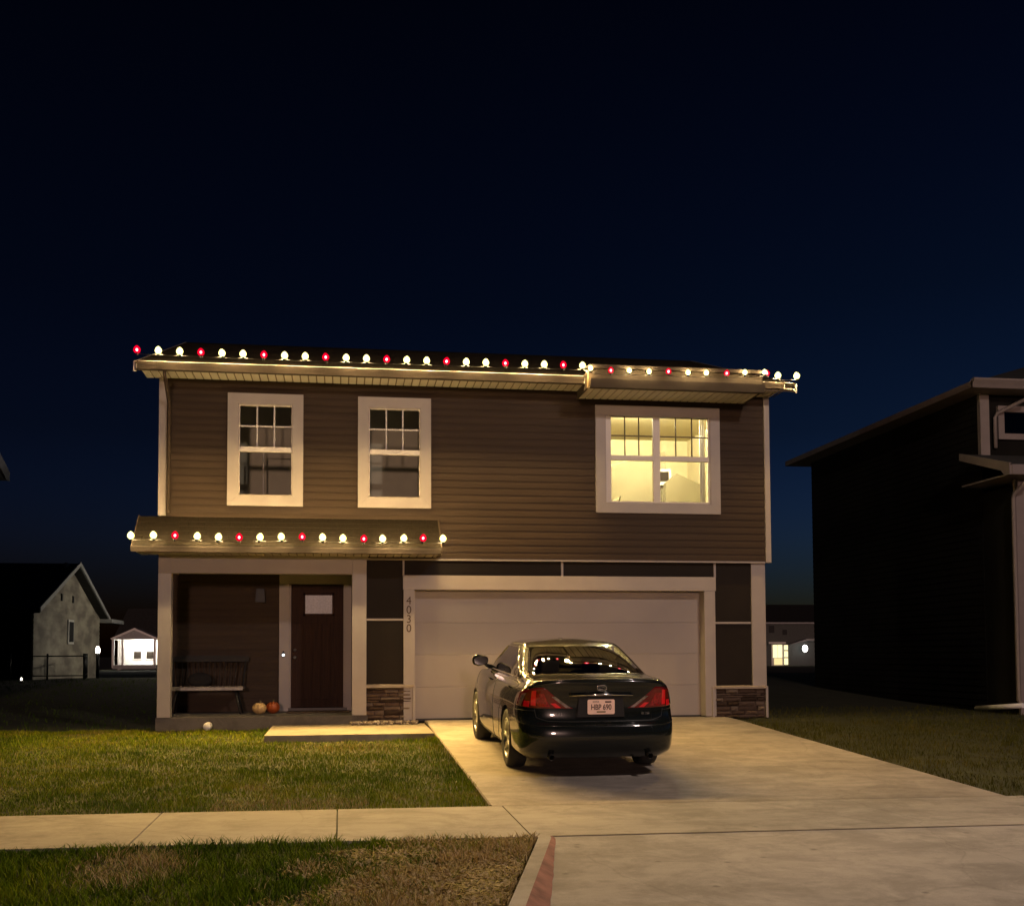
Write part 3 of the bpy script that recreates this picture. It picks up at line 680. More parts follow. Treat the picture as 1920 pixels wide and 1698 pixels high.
def pumpkin(name, label, loc, r, m, sz):
    t = empty(name, loc); tag(t, label, 'pumpkin', 'pumpkins by the front door'); mb = MB(); nu, nv = 48, 16; vs = []
    for i in range(nv+1):
        a = math.pi*i/nv
        for k in range(nu):
            b = 2*math.pi*k/nu; rib = 1-.075*abs(math.cos(b*5))**6-.0; dip = 1-.22*math.exp(-((a)/.35)**2)
            rr = r*math.sin(a)*rib; vs.append((rr*math.cos(b), rr*math.sin(b), r*sz*(1+math.cos(a)*dip)))
    mb.add(vs, [(i*nu+k, i*nu+(k+1) % nu, (i+1)*nu+(k+1) % nu, (i+1)*nu+k) for i in range(nv) for k in range(nu)], 0, True)
    mb.build('shell', m, t)
    MB().tube([(0, 0, r*sz*1.74), (.006, 0, r*sz*2.0), (.025, .01, r*sz*2.22)], [.02, .012, .014], 7).build('stem', M['stem'], t)
pumpkin('pumpkin', 'pale yellow round pumpkin on the porch left of the door', (-1.33, 18.75, .096), .118, M['pumpkin_pale'], .84)
pumpkin('pumpkin', 'deep orange pumpkin between the pale one and the door frame', (-1.12, 18.90, .096), .112, M['pumpkin_orange'], .90)
pc = MB(); pc.lathe([(.001, -.105), (.055, -.10), (.062, -.085), (.062, .10), (.058, .106), (.001, .106)], (0, 0, 0), 'y', 20)
pco = pc.build('pipe_cap', M['white']); pco.location = (-2.05, 17.85, -.035); tag(pco, 'white capped pipe end at the foot of the porch slab', 'pipe')

# ------------------------------------------------------------------ NEIGHBOUR HOUSE (right)
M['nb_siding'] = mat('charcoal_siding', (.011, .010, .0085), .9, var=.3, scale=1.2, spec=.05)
M['nb_trim'] = mat('neighbour_trim', (.20, .165, .15), .6, var=.06)
NX, NZ = 11.75, 5.88
nb = empty('neighbour_house', (0, 0, 0)); tag(nb, 'dark two storey house with pale trim across the lawn on the right', 'house')
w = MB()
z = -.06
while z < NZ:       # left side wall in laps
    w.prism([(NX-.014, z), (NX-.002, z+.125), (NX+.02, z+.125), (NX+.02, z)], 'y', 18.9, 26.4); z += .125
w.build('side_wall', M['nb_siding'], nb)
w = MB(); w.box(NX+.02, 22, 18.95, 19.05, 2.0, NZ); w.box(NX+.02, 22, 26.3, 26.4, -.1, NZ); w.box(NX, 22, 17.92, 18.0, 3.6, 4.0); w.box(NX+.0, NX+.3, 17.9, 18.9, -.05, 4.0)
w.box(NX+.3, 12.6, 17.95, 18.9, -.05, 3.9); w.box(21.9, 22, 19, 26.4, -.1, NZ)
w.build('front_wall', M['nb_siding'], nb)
MB().box(NX-.02, NX+.16, 18.87, 18.97, 4.60, NZ).build('corner_board', M['nb_trim'], nb)
MB().tube([(12.42, 18.42, 5.78), (12.42, 18.50, 5.70), (12.06, 18.84, 5.50), (12.03, 18.88, 5.42), (12.03, 18.88, 4.85)], .036, 6).build('downspout', M['nb_trim'], nb)
c = MB()
for (a, b, p, q) in ((12.10, 13.9, 5.54, 5.65), (12.10, 13.9, 5.02, 5.13), (12.10, 12.22, 5.13, 5.54), (13.78, 13.9, 5.13, 5.54)): c.box(a, b, 18.88, 18.98, p, q)
wo = c.build('window', M['nb_trim'], nb); MB().box(12.22, 13.78, 18.92, 18.94, 5.13, 5.54).build('pane', M['dark_glass'], wo)
MB().box(12.22, 13.78, 18.95, 18.99, 5.13, 5.54).build('blind', M['black'], wo)
# hip roof with soffit and gutter
rx0, rx1, ry0, ry1, rz = 11.30, 22.5, 18.42, 27.0, 5.95
mb = MB(); hz = rz+4.3*.38
mb.add([(rx0, ry0, rz), (rx1, ry0, rz), (rx1, ry1, rz), (rx0, ry1, rz), (rx0+4.3, 22.7, hz), (rx1-4.3, 22.7, hz)], [(0, 1, 5, 4), (1, 2, 5), (2, 3, 4, 5), (3, 0, 4)])
mb.build('roof', M['dead'], nb)
MB().box(rx0+.02, rx1, ry0+.02, ry1, 5.86, 5.88).build('soffit', mat('neighbour_soffit', (.20, .16, .13), .7), nb)
gt = MB()
gt.prism([(ry0-.0, 5.86), (ry0-.03, 5.91), (ry0-.09, 5.99), (ry0-.09, 6.02), (ry0+.03, 6.02), (ry0+.03, 5.86)], 'x', rx0, rx1)
gt.build('gutter', M['nb_trim'], nb)
MB().box(rx0-.0, rx0+.03, ry0-.02, ry1, 5.86, 5.98).build('fascia', mat('neighbour_fascia', (.13, .10, .085), .7), nb)
# skirt roof over the forward garage, its left rake showing
MB().prism([(18.90, 4.60), (18.90, 4.73), (17.35, 4.30), (17.35, 4.10), (17.50, 4.10), (17.60, 4.20)], 'x', 11.30, 11.34).build('rake_board', M['nb_trim'], nb)
MB().prism([(18.90, 4.72), (17.35, 4.29), (17.35, 4.26), (18.90, 4.68)], 'x', 11.32, 22.3).build('garage_roof', M['dead'], nb)
MB().box(11.34, 22.3, 17.38, 18.9, 4.10, 4.13).build('garage_soffit', M['nb_trim'], nb)
MB().box(11.34, 22.3, 17.33, 17.37, 4.10, 4.27).build('garage_fascia', M['nb_trim'], nb)
MB().box(NX-.02, NX+.18, 17.86, 17.92, -.05, 4.10).build('corner_board', M['nb_trim'], nb)
MB().tube([(11.72, 17.42, 4.10), (11.72, 17.45, 4.02), (11.68, 17.80, 3.85), (11.68, 17.84, 3.75), (11.68, 17.84, .22), (11.66, 17.7, .16)], .04, 6).build('downspout', M['nb_trim'], nb)
sp = MB().tube([(11.62, 17.62, .14), (11.60, 18.2, .09), (11.58, 19.0, .03)], .045, 6).build('splash_pipe', M['white'], nb)

# ------------------------------------------------------------------ LEFT NEIGHBOUR (only an eave tip is in frame)
ln = empty('left_neighbour_house', (0, 0, 0)); tag(ln, 'grey house at the left edge, only its roof corner showing', 'house')
M['ln_trim'] = mat('grey_fascia', (.38, .38, .38), .6)
MB().box(-17, -7.75, 17.5, 26.4, -.1, 5.3).build('wall', M['nb_siding'], ln)
MB().prism([(17.0, 5.30), (22.0, 7.35), (27.0, 5.30), (27.0, 5.12), (17.0, 5.12)], 'x', -17.3, -7.66).build('roof', M['dead'], ln)
MB().prism([(22.0, 7.40), (27.05, 5.33), (27.05, 5.12), (26.8, 5.12), (22.0, 7.18)], 'x', -7.66, -7.62).build('rake_board', M['ln_trim'], ln)

# ------------------------------------------------------------------ BACKGROUND HOUSES
M['lit_siding'] = None
m, nt, b = newmat('blotchy_pale_siding'); N = nt.nodes; L = nt.links
tc = N.new('ShaderNodeTexCoord'); mp = N.new('ShaderNodeMapping'); mp.inputs['Scale'].default_value = (1, .55, 1.4)
n1 = N.new('ShaderNodeTexNoise'); n1.inputs['Scale'].default_value = 1.6; n1.inputs['Detail'].default_value = 6
r = N.new('ShaderNodeValToRGB'); r.color_ramp.elements[0].position = .38; r.color_ramp.elements[1].position = .62
r.color_ramp.elements[0].color = (.20, .175, .145, 1); r.color_ramp.elements[1].color = (.42, .38, .30, 1)
L.new(tc.outputs['Object'], mp.inputs[0]); L.new(mp.outputs[0], n1.inputs[0]); L.new(n1.outputs['Fac'], r.inputs[0]); L.new(r.outputs[0], b.inputs['Base Color']); b.inputs['Roughness'].default_value = .8
M['lit_siding'] = m
bh = empty('backyard_house', (0, 0, 0)); tag(bh, 'pale gabled house beyond the back lawn at left, its side wall lit', 'house')
bx0 = -8.86
mb = MB(); z = -.1
while z < 2.5: mb.prism([(bx0+.02, z), (bx0+.005, z+.15), (bx0-.05, z+.15), (bx0-.05, z)], 'y', 34.0, 42.9); z += .15
k = 0
while z < 4.0:
    d = (z+.22-2.44)/1.68*4.85; mb.prism([(bx0+.02, z), (bx0+.005, z+.15), (bx0-.05, z+.15), (bx0-.05, z)], 'y', 34.1+d, 42.8-d); z += .15
mb.prism([(33.75, 2.35), (38.45, 3.97), (43.15, 2.35)], 'x', bx0-.05, bx0-.004)
wl = mb.build('wall', M['lit_siding'], bh)
MB().box(-24, bx0-.05, 34, 42.9, -.1, 2.5).build('wall', M['nb_siding'], bh)
MB().prism([(33.6, 2.44), (38.45, 4.12), (43.3, 2.44), (43.3, 2.30), (38.45, 3.98), (33.6, 2.30)], 'x', -24, bx0+.28).build('roof', M['dead'], bh)
MB().prism([(33.55, 2.47), (38.45, 4.17), (43.35, 2.47), (43.35, 2.33), (38.45, 4.03), (33.55, 2.33)], 'x', bx0+.28, bx0+.32).build('rake_board', M['ln_trim'], bh)
f = MB().box(bx0+.02, bx0+.06, 38.0, 38.75, 1.45, 2.25).build('window', M['white'], bh); MB().box(bx0+.06, bx0+.07, 38.08, 38.67, 1.52, 2.18).build('pane', M['black'], f)
for y in (37.1, 38.6): MB().box(bx0+.02, bx0+.05, y, y+.16, 2.82, 3.05).build('gable_vent', M['black'], bh)
MB().box(bx0+.0, bx0+.45, 42.9, 45.2, 2.28, 2.42).build('eave', M['ln_trim'], bh)
# yard lamps; the flood lamp stands unseen to light the backyard wall
def lamp_post(name, loc, h, label, strength, rr=.09, col=(1, .93, .8)):
    t = empty(name, loc); tag(t, label, 'lamp'); MB().tube([(0, 0, 0), (0, 0, h)], .05, 8).build('post', M['metal'], t)
    MB().ball((0, 0, h+rr), rr, 0, .8, 1.5).build('globe', emis(name+'_light', col, strength), t); return t
lamp_post('yard_lamp', (-7.55, 36.4, .35), .80, 'dark post with a white glowing globe before the pale backyard wall', 14, .085)
MB_l = lamp_post('garden_light', (-8.35, 31.0, .35), .07, 'tiny white garden light on the dark back lawn at left', 2.5, .035)
fl = lamp_post('flood_lamp', (-2.6, 40.5, .2), 2.3, 'bright yard lamp behind the house lighting the backyard wall', 1000, .10, (1, .88, .68))
# black metal yard fence
yf = empty('yard_fence', (-8.6, 33.2, .40)); tag(yf, 'black metal fence with thin rails in front of the pale backyard house', 'fence')
def fz(x): return G(x, 33)
segs = [((-10.2, 33.0), (-7.3, 33.4)), ((-7.3, 33.4), (-8.0, 37.0))]
for (p, q) in segs:
    p = Vector((*p, .38)); q = Vector((*q, .38)); o0 = Vector((-8.6, 33.2, .40)); n = 3
    for i in range(n+1):
        a = p+(q-p)*i/n-o0; MB().tube([a, a+Vector((0, 0, .75))], .03, 6).build('post', M['black'], yf)
    for hh in (.12, .68): MB().tube([p-o0+Vector((0, 0, hh)), q-o0+Vector((0, 0, hh))], .018, 5).build('rail', M['black'], yf)
# porch house far back (left)
ph = empty('porch_house', (-30, 100, -.2)); tag(ph, 'distant house with a brightly lit white gabled porch beside the left post', 'house')
def lx(px, Y): return math.tan(math.atan((px-960)/2080)+R(8.75))*Y
Y0 = 100; a, b = lx(212, Y0), lx(292, Y0); ox = -30
MB().box(a-ox-.2, b-ox+4, 3.2, 12, -.1, 2.9).build('wall', M['white'], ph)
MB().prism([(a-ox-.6, 2.75), (a-ox+.7, 5.45), (b-ox+3, 5.45), (b-ox+4.5, 2.75)], 'y', 3.0, 12).build('roof', M['dead'], ph)
mid = (a+b)/2-ox; hwid = (b-a)/2
MB().prism([(mid-hwid-.2, 2.75), (mid, 3.65), (mid+hwid+.2, 2.75), (mid+hwid+.1, 2.62), (mid, 3.45), (mid-hwid-.1, 2.62)], 'y', -.1, 3.2).build('porch_gable', M['white'], ph)
MB().prism([(mid-hwid, 2.66), (mid, 3.46), (mid+hwid, 2.66)], 'y', .05, .12).build('porch_gable_face', M['ln_trim'], ph)
for t in (-1, -.55, .95): MB().box(mid+t*hwid-.09, mid+t*hwid+.09, 0, .18, .2, 2.65).build('post', M['white'], ph)
MB().box(mid-hwid, mid+hwid, -.05, 3.2, .1, .45).build('deck', M['ln_trim'], ph)
for t in (-.15, .45):
    f = MB().box(mid+t*hwid-.4, mid+t*hwid+.4, 3.13, 3.19, .9, 1.7).build('window', M['white'], ph); MB().box(mid+t*hwid-.32, mid+t*hwid+.32, 3.11, 3.13, .98, 1.62).build('pane', M['panel'], f)
pl = MB().ball((mid+.25, 2.3, 2.25), .28, 0, 1, 1).build('porch_lamp', emis('porch_lamp_light', (1, .95, .82), 150), ph)
# patio house far back (right)
pt = empty('patio_house', (40, 103, -.3)); tag(pt, 'distant grey house with a glowing patio door seen between the houses', 'house'); ox = 40
a, b = lx(1436, 103)-ox, lx(1560, 103)-ox
pw = MB().box(a-3, b+3, 1.5, 10, -.1, 4.4).build('wall', mat('grey_siding', (.10, .105, .10), .8, var=.1), pt)
MB().prism([(1.0, 4.25), (6, 6.3), (11, 4.25)], 'x', a-3.4, b+3.4).build('roof', M['dead'], pt)
MB().box(a-3.4, b+3.4, .95, 1.05, 4.18, 4.34).build('fascia', M['ln_trim'], pt)
lit = emis('lit_patio_glass', (1, .86, .45), 1.5)
def q(px0, px1, py0, py1, m, name, d=1.45, par=None):
    Y = 103; x0, x1 = lx(px0, Y)-ox, lx(px1, Y)-ox; h = 1.07; hor = 1222.8
    z = lambda py: h-(py-hor)*(Y/math.cos(0)*1.0)/2080*1.01+.3
    return MB().box(x0, x1, d-.04, d, z(py1), z(py0)).build(name, m, par or pt)
dfr = q(1456, 1479, 1205, 1250, M['white'], 'patio_door', 1.49)
q(1459, 1467, 1208, 1233, lit, 'pane', 1.44, dfr); q(1468.2, 1476, 1208, 1233, lit, 'pane', 1.44, dfr); q(1461, 1476, 1234.5, 1247, emis('lit_lower_pane', (1, .78, .35), 1.1), 'pane', 1.44, dfr)
q(1480, 1487, 1208, 1218, lit, 'window', 1.44); q(1480, 1487, 1220, 1232, lit, 'window', 1.44); q(1480, 1487, 1234, 1247, lit, 'window', 1.44)
q(1445, 1477, 1202, 1206, M['white'], 'awning', .6)
q(1452, 1462, 1170, 1184, M['black'], 'window', 1.46); q(1478, 1486, 1178, 1188, M['black'], 'window', 1.46)
MB().prism([(lx(1478, 103)-ox, 2.1), (lx(1515, 103)-ox, 2.7), (lx(1560, 103)-ox, 2.7), (lx(1560, 103)-ox, 2.5), (lx(1515, 103)-ox, 2.5)], 'y', .2, 1.5).build('patio_roof', M['ln_trim'], pt)
wl = MB().ball((lx(1510, 103)-ox, .2, 1.75), .26, 0, 1, 1.35).build('wall_lamp', emis('patio_lamp_light', (1, .97, .9), 8), pt)

# ------------------------------------------------------------------ street lamp behind the viewpoint (its light lies on the apron and facade)
sl = empty('street_lamp', (10.4, 1.4, -.6)); tag(sl, 'street lamp standing beside the street to the right of the viewpoint', 'street lamp')
MB().tube([(0, 0, 0), (0, 0, 9.6)], [.11, .07], 10).build('pole', M['pole'], sl)
MB().tube([(0, 0, 9.5), (-.8, 1.0, 10.05), (-2.2, 2.6, 10.15)], .045, 8).build('arm', M['pole'], sl)
hd = MB().box(-2.65, -2.05, 2.3, 3.0, 10.10, 10.22).build('lamp_head', M['pole'], sl, bevel=.03)
li = bpy.data.lights.new('street_lamp_light', 'POINT'); li.shadow_soft_size = .3; li.energy = 2350; li.color = (1, .80, .73)
lo = link(bpy.data.objects.new('street_lamp_light', li), sl); lo.location = (-2.35, 2.65, 9.9)
#CAR#
# ------------------------------------------------------------------ SEDAN
def build_car():
    car = empty('parked_car', (2.725, 11.50, G(2.75, 11.50)+.0), (R(2.2), 0, R(.35)))
    tag(car, 'dark glossy four door sedan parked on the driveway, seen from behind', 'car')
    # control net: rows from the sill up to the roof, columns from rear centre round the left flank to the nose
    #      yr    zr    w     zs    yf    zf
    rows = [(.12, .22, .80, .20, 4.70, .20),
            (.04, .30, .885, .27, 4.80, .27),
            (.00, .42, .905, .42, 4.84, .42),
            (.015, .555, .910, .56, 4.82, .56),
            (.075, .620, .910, .68, 4.77, .66),
            (.085, .80, .895, .80, 4.68, .74),
            (.045, .97, .865, .905, 4.55, .80),
            (.035, 1.035, .835, .955, 4.35, .86),
            (.11, 1.058, .805, .985, 4.05, .92),
            (.51, 1.083, .775, 1.005, 3.62, 1.00),
            (.93, 1.226, .705, 1.17, 3.25, 1.17),
            (1.36, 1.372, .615, 1.345, 2.82, 1.345),
            (1.60, 1.416, .555, 1.395, 2.66, 1.39),
            (1.80, 1.437, .33, 1.427, 2.50, 1.425),
            (1.95, 1.444, .02, 1.440, 2.35, 1.440)]
    lowf = [None]*13
    net = []
    for i, (yr, zr, w, zs, yf, zf) in enumerate(rows):
        up = min(1, max(0, (i-7)/3)); r_ = []
        cx = [0, .46, .80, .955, .995, 1.0, 1.0, 1.0, 1.0, .99, .93, .56, 0]
        lo = [0, .012, .075, .21, .50, 1.10, 1.75, 2.45, 3.15, 3.86, 4.45, 4.85-.08, 4.85]
        for c in range(13):
            if c <= 3: y_low = yr + [0, .012, .065, .20][c]; y_up = yr + (yf-yr)*[0, .006, .03, .09][c]
            elif c >= 10: y_low = yf - {10: .34, 11: .07, 12: 0}[c]; y_up = yf - (yf-yr)*{10: .07, 11: .02, 12: 0}[c]
            else: y_low = [.48, 1.10, 1.75, 2.45, 3.15, 3.86][c-4]; y_up = yr+(yf-yr)*[.17, .30, .44, .58, .72, .84][c-4]
            y = y_low*(1-up)+y_up*up
            zz = zr if c <= 1 else zr*.8+zs*.2 if c == 2 else zr*.35+zs*.65 if c == 3 else zs if c <= 9 else (zs*.6+zf*.4 if c == 10 else (zf*.85+zs*.15 if c == 11 else zf))
            if i >= 8 and c in (2,): zz = zr-.008
            if i >= 8 and c == 3: zz = zr*.72+zs*.28-.008
            x = w*cx[c]
            if i < 8:   # front tapers a little, flanks bulge at the rear arch
                if c == 9: x *= .985
                if c == 10: x *= .97
            r_.append((x, y, zz))
        net.append(r_)
    A = np.array(net)       # 15 x 13 x 3
    NRr, NC = A.shape[:2]
    # mirror columns for smooth centre lines
    def cr(P, t):
        i = int(min(max(math.floor(t), 0), len(P)-2)); f = t-i
        def g(k):
            if k < 0: q = P[1].copy() if len(P[0].shape) == 1 else P[1].copy(); return 2*P[0]-P[1]
            if k >= len(P): return 2*P[-1]-P[-2]
            return P[k]
        p0, p1, p2, p3 = g(i-1), g(i), g(i+1), g(i+2)
        return .5*((2*p1)+(-p0+p2)*f+(2*p0-5*p1+4*p2-p3)*f*f+(-p0+3*p1-3*p2+p3)*f**3)
    def crc(P, t):          # along columns with x-mirrored ends
        i = int(min(max(math.floor(t), 0), len(P)-2)); f = t-i
        def g(k):
            if k < 0: q = P[-k].copy(); q[0] = -q[0]; return q
            if k >= len(P): q = P[2*(len(P)-1)-k].copy(); q[0] = -q[0]; return q
            return P[k]
        p0, p1, p2, p3 = g(i-1), g(i), g(i+1), g(i+2)
        return .5*((2*p1)+(-p0+p2)*f+(2*p0-5*p1+4*p2-p3)*f*f+(-p0+3*p1-3*p2+p3)*f**3)
    def S(r, c, side=-1, off=0):
        """surface point; side -1 = left flank"""
        c0 = abs(c); sg = 1 if c >= 0 else -1
        P = [cr(A[:, k], r) for k in range(NC)]
        p = crc(P, c0).copy()
        if off:
            e = .03; a = crc([cr(A[:, k], min(r+e, NRr-1)) for k in range(NC)], c0); b = crc([cr(A[:, k], max(r-e, 0)) for k in range(NC)], c0)
            cc = crc(P, min(c0+e, NC-1)); d = crc(P, max(c0-e, 0))
            n = np.cross(a-b, cc-d); L_ = np.linalg.norm(n)
            if L_ > 1e-9:
                n = n/L_; ctr = np.array([0, 2.3, .7])
                if np.dot(n, p-ctr) < 0: n = -n
                p = p+n*off
        p[0] *= side*sg
        return Vector(p)
    SR, SCc = 9, 12
    nr, nc = (NRr-1)*SR, (NC-1)*SCc
    grid = np.zeros((nr+1, nc+1, 3))
    for i in range(nr+1):
        P = [cr(A[:, k], i/SR) for k in range(NC)]
        for j in range(nc+1): grid[i, j] = crc(P, j/SCc)
    wheels = [(1.10, .335), (3.875, .335)]; WR = .375
    def region(r, c):
        # rear window
        if 9.1 < r < 10.9 and c < 31/12: return 'rear_window'
        if 9.12 < r < 10.92 and c > 10.55: return 'windshield'
        if 9.22 < r < 10.88:
            lo_c = 3.75+ (r-9.2)*.42
            if lo_c < c < 9.85 - (r-9.2)*.30:
                if abs(c-(6.55)) < .09: return 'pillar'
                return 'side_window_rear' if c < 6.55 else 'side_window_front'
        return 'body'
    def in_tail(r, c):
        # slanting inner end, wraps the corner
        if r < 4.62 or r > 6.25: return False
        inner = 1.02 + (r-4.62)*.62
        return inner < c < 3.75 and r < 6.15-.16*max(0, 2.2-c)
    groups = {}
    for side in (-1, 1):
        for i in range(nr):
            for j in range(nc):
                rc, cc = (i+.5)/SR, (j+.5)/SCc
                cen = grid[i:i+2, j:j+2].mean((0, 1))
                if rc < 7.2 and 4 < cc < 11:
                    if any(math.hypot(cen[1]-wy, cen[2]-wz) < WR for wy, wz in wheels): continue
                g = region(rc, cc)
                key = (g, side if g not in ('body', 'rear_window', 'windshield', 'pillar') else 0)
                groups.setdefault(key, []).append((side, i, j))
    def emit(lst, name, mats, off=0, smooth=True, thick=0):
        idx = {}; vs = []; fs = []
        def vid(side, i, j):
            k = (side if not (j in (0, nc)) else 0, i, j)
            if k not in idx:
                p = grid[i, j].copy()
                if 4 < j/SCc < 11 and i/SR < 7.2:
                    for wy, wz in wheels:
                        d = math.hypot(p[1]-wy, p[2]-wz)
                        if d < WR+.012 and d > 1e-4: p[1] = wy+(p[1]-wy)/d*WR; p[2] = wz+(p[2]-wz)/d*WR
                if off:
                    q = S(i/SR, j/SCc, 1, off); p = np.array(q)
                idx[k] = len(vs); vs.append((p[0]*side, p[1], p[2]))
            return idx[k]
        for (side, i, j) in lst:
            f = [vid(side, i, j), vid(side, i, j+1), vid(side, i+1, j+1), vid(side, i+1, j)]
            f2 = []
            for q in f:
                if q not in f2: f2.append(q)
            if len(f2) > 2: fs.append(tuple(f2) if side < 0 else tuple(f2[::-1]))
        mb = MB(); mb.add(vs, fs, 0, smooth); o = mb.build(name, mats, car)
        if thick:
            md = o.modifiers.new('solid', 'SOLIDIFY'); md.thickness = thick; md.offset = -1
        return o
    paint = mat('dark_green_black_paint', (.007, .009, .008), .2, 0, var=.04, spec=.15, coat=1)
    chrome = mat('chrome_trim', (.75, .72, .68), .12, 1, var=0)
    cglass = glass('car_glass', (.45, .44, .38), .01, 1.52, .30)
    red = mat('tail_lens_red', (.13, .002, .003), .10, 0, var=.2, scale=14, coat=1)
    redb = mat('tail_reflector_bright', (.75, .012, .02), .12, 0, var=.1, coat=1)
    redm = mat('tail_reflector_mid', (.24, .003, .006), .12, 0, var=.5, scale=40, coat=1)
    clear = mat('clear_lens', (.30, .22, .21), .12, .5, var=.45, scale=30, coat=1)
    blk = M['black']
    body = groups[('body', 0)] + groups.get(('pillar', 0), [])
    emit(body, 'body', [paint])
    
    vs = []; fs = []; na, nb_ = 24, 60; ce = 31/12
    for a in range(na+1):
        t = a/na
        for b_ in range(nb_+1):
            q_ = -ce+2*ce*b_/nb_; p0, p1 = S(9.07, q_, 1, 0), S(10.93, q_, 1, 0); L_ = (p1-p0)
            nrm = Vector((0, -L_.z, L_.y)).normalized(); vs.append(tuple(p0+L_*t+nrm*(.0075*4*t*(1-t)+.002)))
    for a in range(na):
        for b_ in range(nb_): k = a*(nb_+1)+b_; fs.append((k, k+1, k+nb_+2, k+nb_+1))
    MB().add(vs, fs, 0, True).build('rear_window', [cglass], car); emit(groups[('windshield', 0)], 'windshield', [cglass])
    for side in (-1, 1):
        emit(groups[('side_window_rear', side)], 'side_window', [cglass]); emit(groups[('side_window_front', side)], 'side_window', [cglass])
        vs = []; fs = []; na, nb_ = 14, 34
        for a in range(na+1):
            f_ = a/na; rr = 4.66+1.50*f_
            for b_ in range(nb_+1):
                inn = .62+1.15*f_**.85; outc = 3.95-.25*f_; q_ = inn+(outc-inn)*b_/nb_
                r2_ = rr-.10*f_*max(0, 2.3-q_); vs.append(tuple(S(r2_, q_, side, .005 if 0 < a < na and 0 < b_ < nb_ else -.004)))
        for a in range(na):
            for b_ in range(nb_): k = a*(nb_+1)+b_; fs.append((k, k+1, k+nb_+2, k+nb_+1))
        mb = MB(); mb.add(vs, fs, 0, True); tl = mb.build('tail_light', [red], car)
        # bright reflector blocks and the clear strip of the lamp
        def patch(name, r0, r1, c0, c1, m, off=.008, n=5, skew=0):
            vs = []; fs = []
            for a in range(n+1):
                for b_ in range(n+1):
                    rr = r0+(r1-r0)*a/n; q_ = c0+(c1-c0)*b_/n+skew*(rr-r0); vs.append(tuple(S(rr, q_, side, off)))
            for a in range(n):
                for b_ in range(n): k = a*(n+1)+b_; fs.append((k, k+1, k+n+2, k+n+1))
            mb = MB(); mb.add(vs, fs, 0, True); return mb.build(name, m, tl)
        patch('reflector', 4.75, 5.15, 2.35, 2.78, redb); patch('reflector', 4.85, 5.85, 2.0, 2.26, redb, skew=.1); patch('reflector', 4.80, 5.6, 1.45, 1.90, redm, skew=.35)
        patch('clear_lens', 4.74, 5.40, .80, .93, clear, skew=.75); patch('clear_lens', 4.72, 5.75, 3.0, 3.45, clear, skew=-.25)
        patch('reflector', 4.74, 5.0, 1.08, 1.25, redb, skew=.75)
    # trim ribbons lying on the surface
    def ribbon(name, path, wdt, m, side=-1, off=.003, par=None, n=None):
        pts = []; n = n or 8
        for (a, b_) in zip(path[:-1], path[1:]):
            for k in range(n): t = k/n; pts.append((a[0]+(b_[0]-a[0])*t, a[1]+(b_[1]-a[1])*t))
        pts.append(path[-1])
        P = [S(r_, c_, side, off) for r_, c_ in pts]
        mb = MB(); mb.tube(P, wdt/2, 6, caps=True); return mb.build(name, m, par or car)
    for side in (-1, 1):
        wpath = [(9.20, 3.62), (9.20, 9.9), (10.92, 9.4)]
        ribbon('window_trim', [(10.95, 4.55), (9.9, 3.95), (9.30, 3.70), (9.17, 3.85), (9.17, 6.5), (9.17, 9.75)], .016, chrome, side)
        ribbon('window_trim', [(10.95, 4.55), (10.97, 6.5), (10.95, 9.3), (9.17, 9.80)], .014, chrome, side)
        ribbon('panel_gap', [(9.1, 6.55), (6.0, 6.55), (2.0, 6.52), (.9, 6.5)], .007, blk, side, .0)      # between the doors
        ribbon('panel_gap', [(9.1, 9.2), (6.0, 9.12), (3.0, 8.75), (.9, 8.7)], .007, blk, side, 0)
        ribbon('panel_gap', [(9.1, 4.35), (7.0, 4.30), (5.2, 5.2), (3.6, 5.75), (.9, 5.9)], .007, blk, side, 0)
        ribbon('panel_gap', [(.9, 5.9), (.9, 8.7)], .007, blk, side, 0)
        ribbon('sill_trim', [(.35, 5.75), (.35, 8.75)], .02, blk, side, 0)
        for cc in (4.75, 7.1):    # door handles
            mb = MB(); P = [S(6.15, cc+k*.08, side, .022 if 0 < k < 4 else .003) for k in range(5)]
            mb.tube(P, [.009, .012, .012, .012, .009], 8); mb.build('door_handle', paint, car)
        # door mirror
        b0 = S(9.25, 9.35, side, 0); mb = MB()
        mb.tube([b0, b0+Vector((side*.07, -.02, .015)), b0+Vector((side*.10, -.02, .04))], [.03, .025, .02], 8)
        prof = []; cc_ = b0+Vector((side*.165, -.03, .085)); nu, nv = 18, 10; vs = []
        for a in range(nv+1):
            f_ = math.pi*a/nv
            for k in range(nu):
                u_2 = 2*math.pi*k/nu; sx_ = math.copysign(abs(math.cos(u_2))**.75, math.cos(u_2)); sz_ = math.copysign(abs(math.sin(u_2))**.75, math.sin(u_2))
                vs.append((cc_[0]+.115*math.sin(f_)**.55*sx_, cc_[1]-.05*math.cos(f_)*(1 if math.cos(f_) > 0 else 1.6), cc_[2]+.075*math.sin(f_)**.55*sz_*(1.06 if sx_*side > 0 else .9)))
        mb.add(vs, [(a*nu+k, a*nu+(k+1) % nu, (a+1)*nu+(k+1) % nu, (a+1)*nu+k) for a in range(nv) for k in range(nu)], 0, True)
        mo = mb.build('mirror', paint, car)
        mb = MB(); mb.prism([(cc_[0]+.098*math.cos(t*math.pi/8), cc_[2]+.060*math.sin(t*math.pi/8)) for t in range(16)], 'y', cc_[1]-.056, cc_[1]-.052); mb.build('mirror_glass', mat('mirror_glass_dark', (.05, .05, .05), .1, .6, var=0), mo)
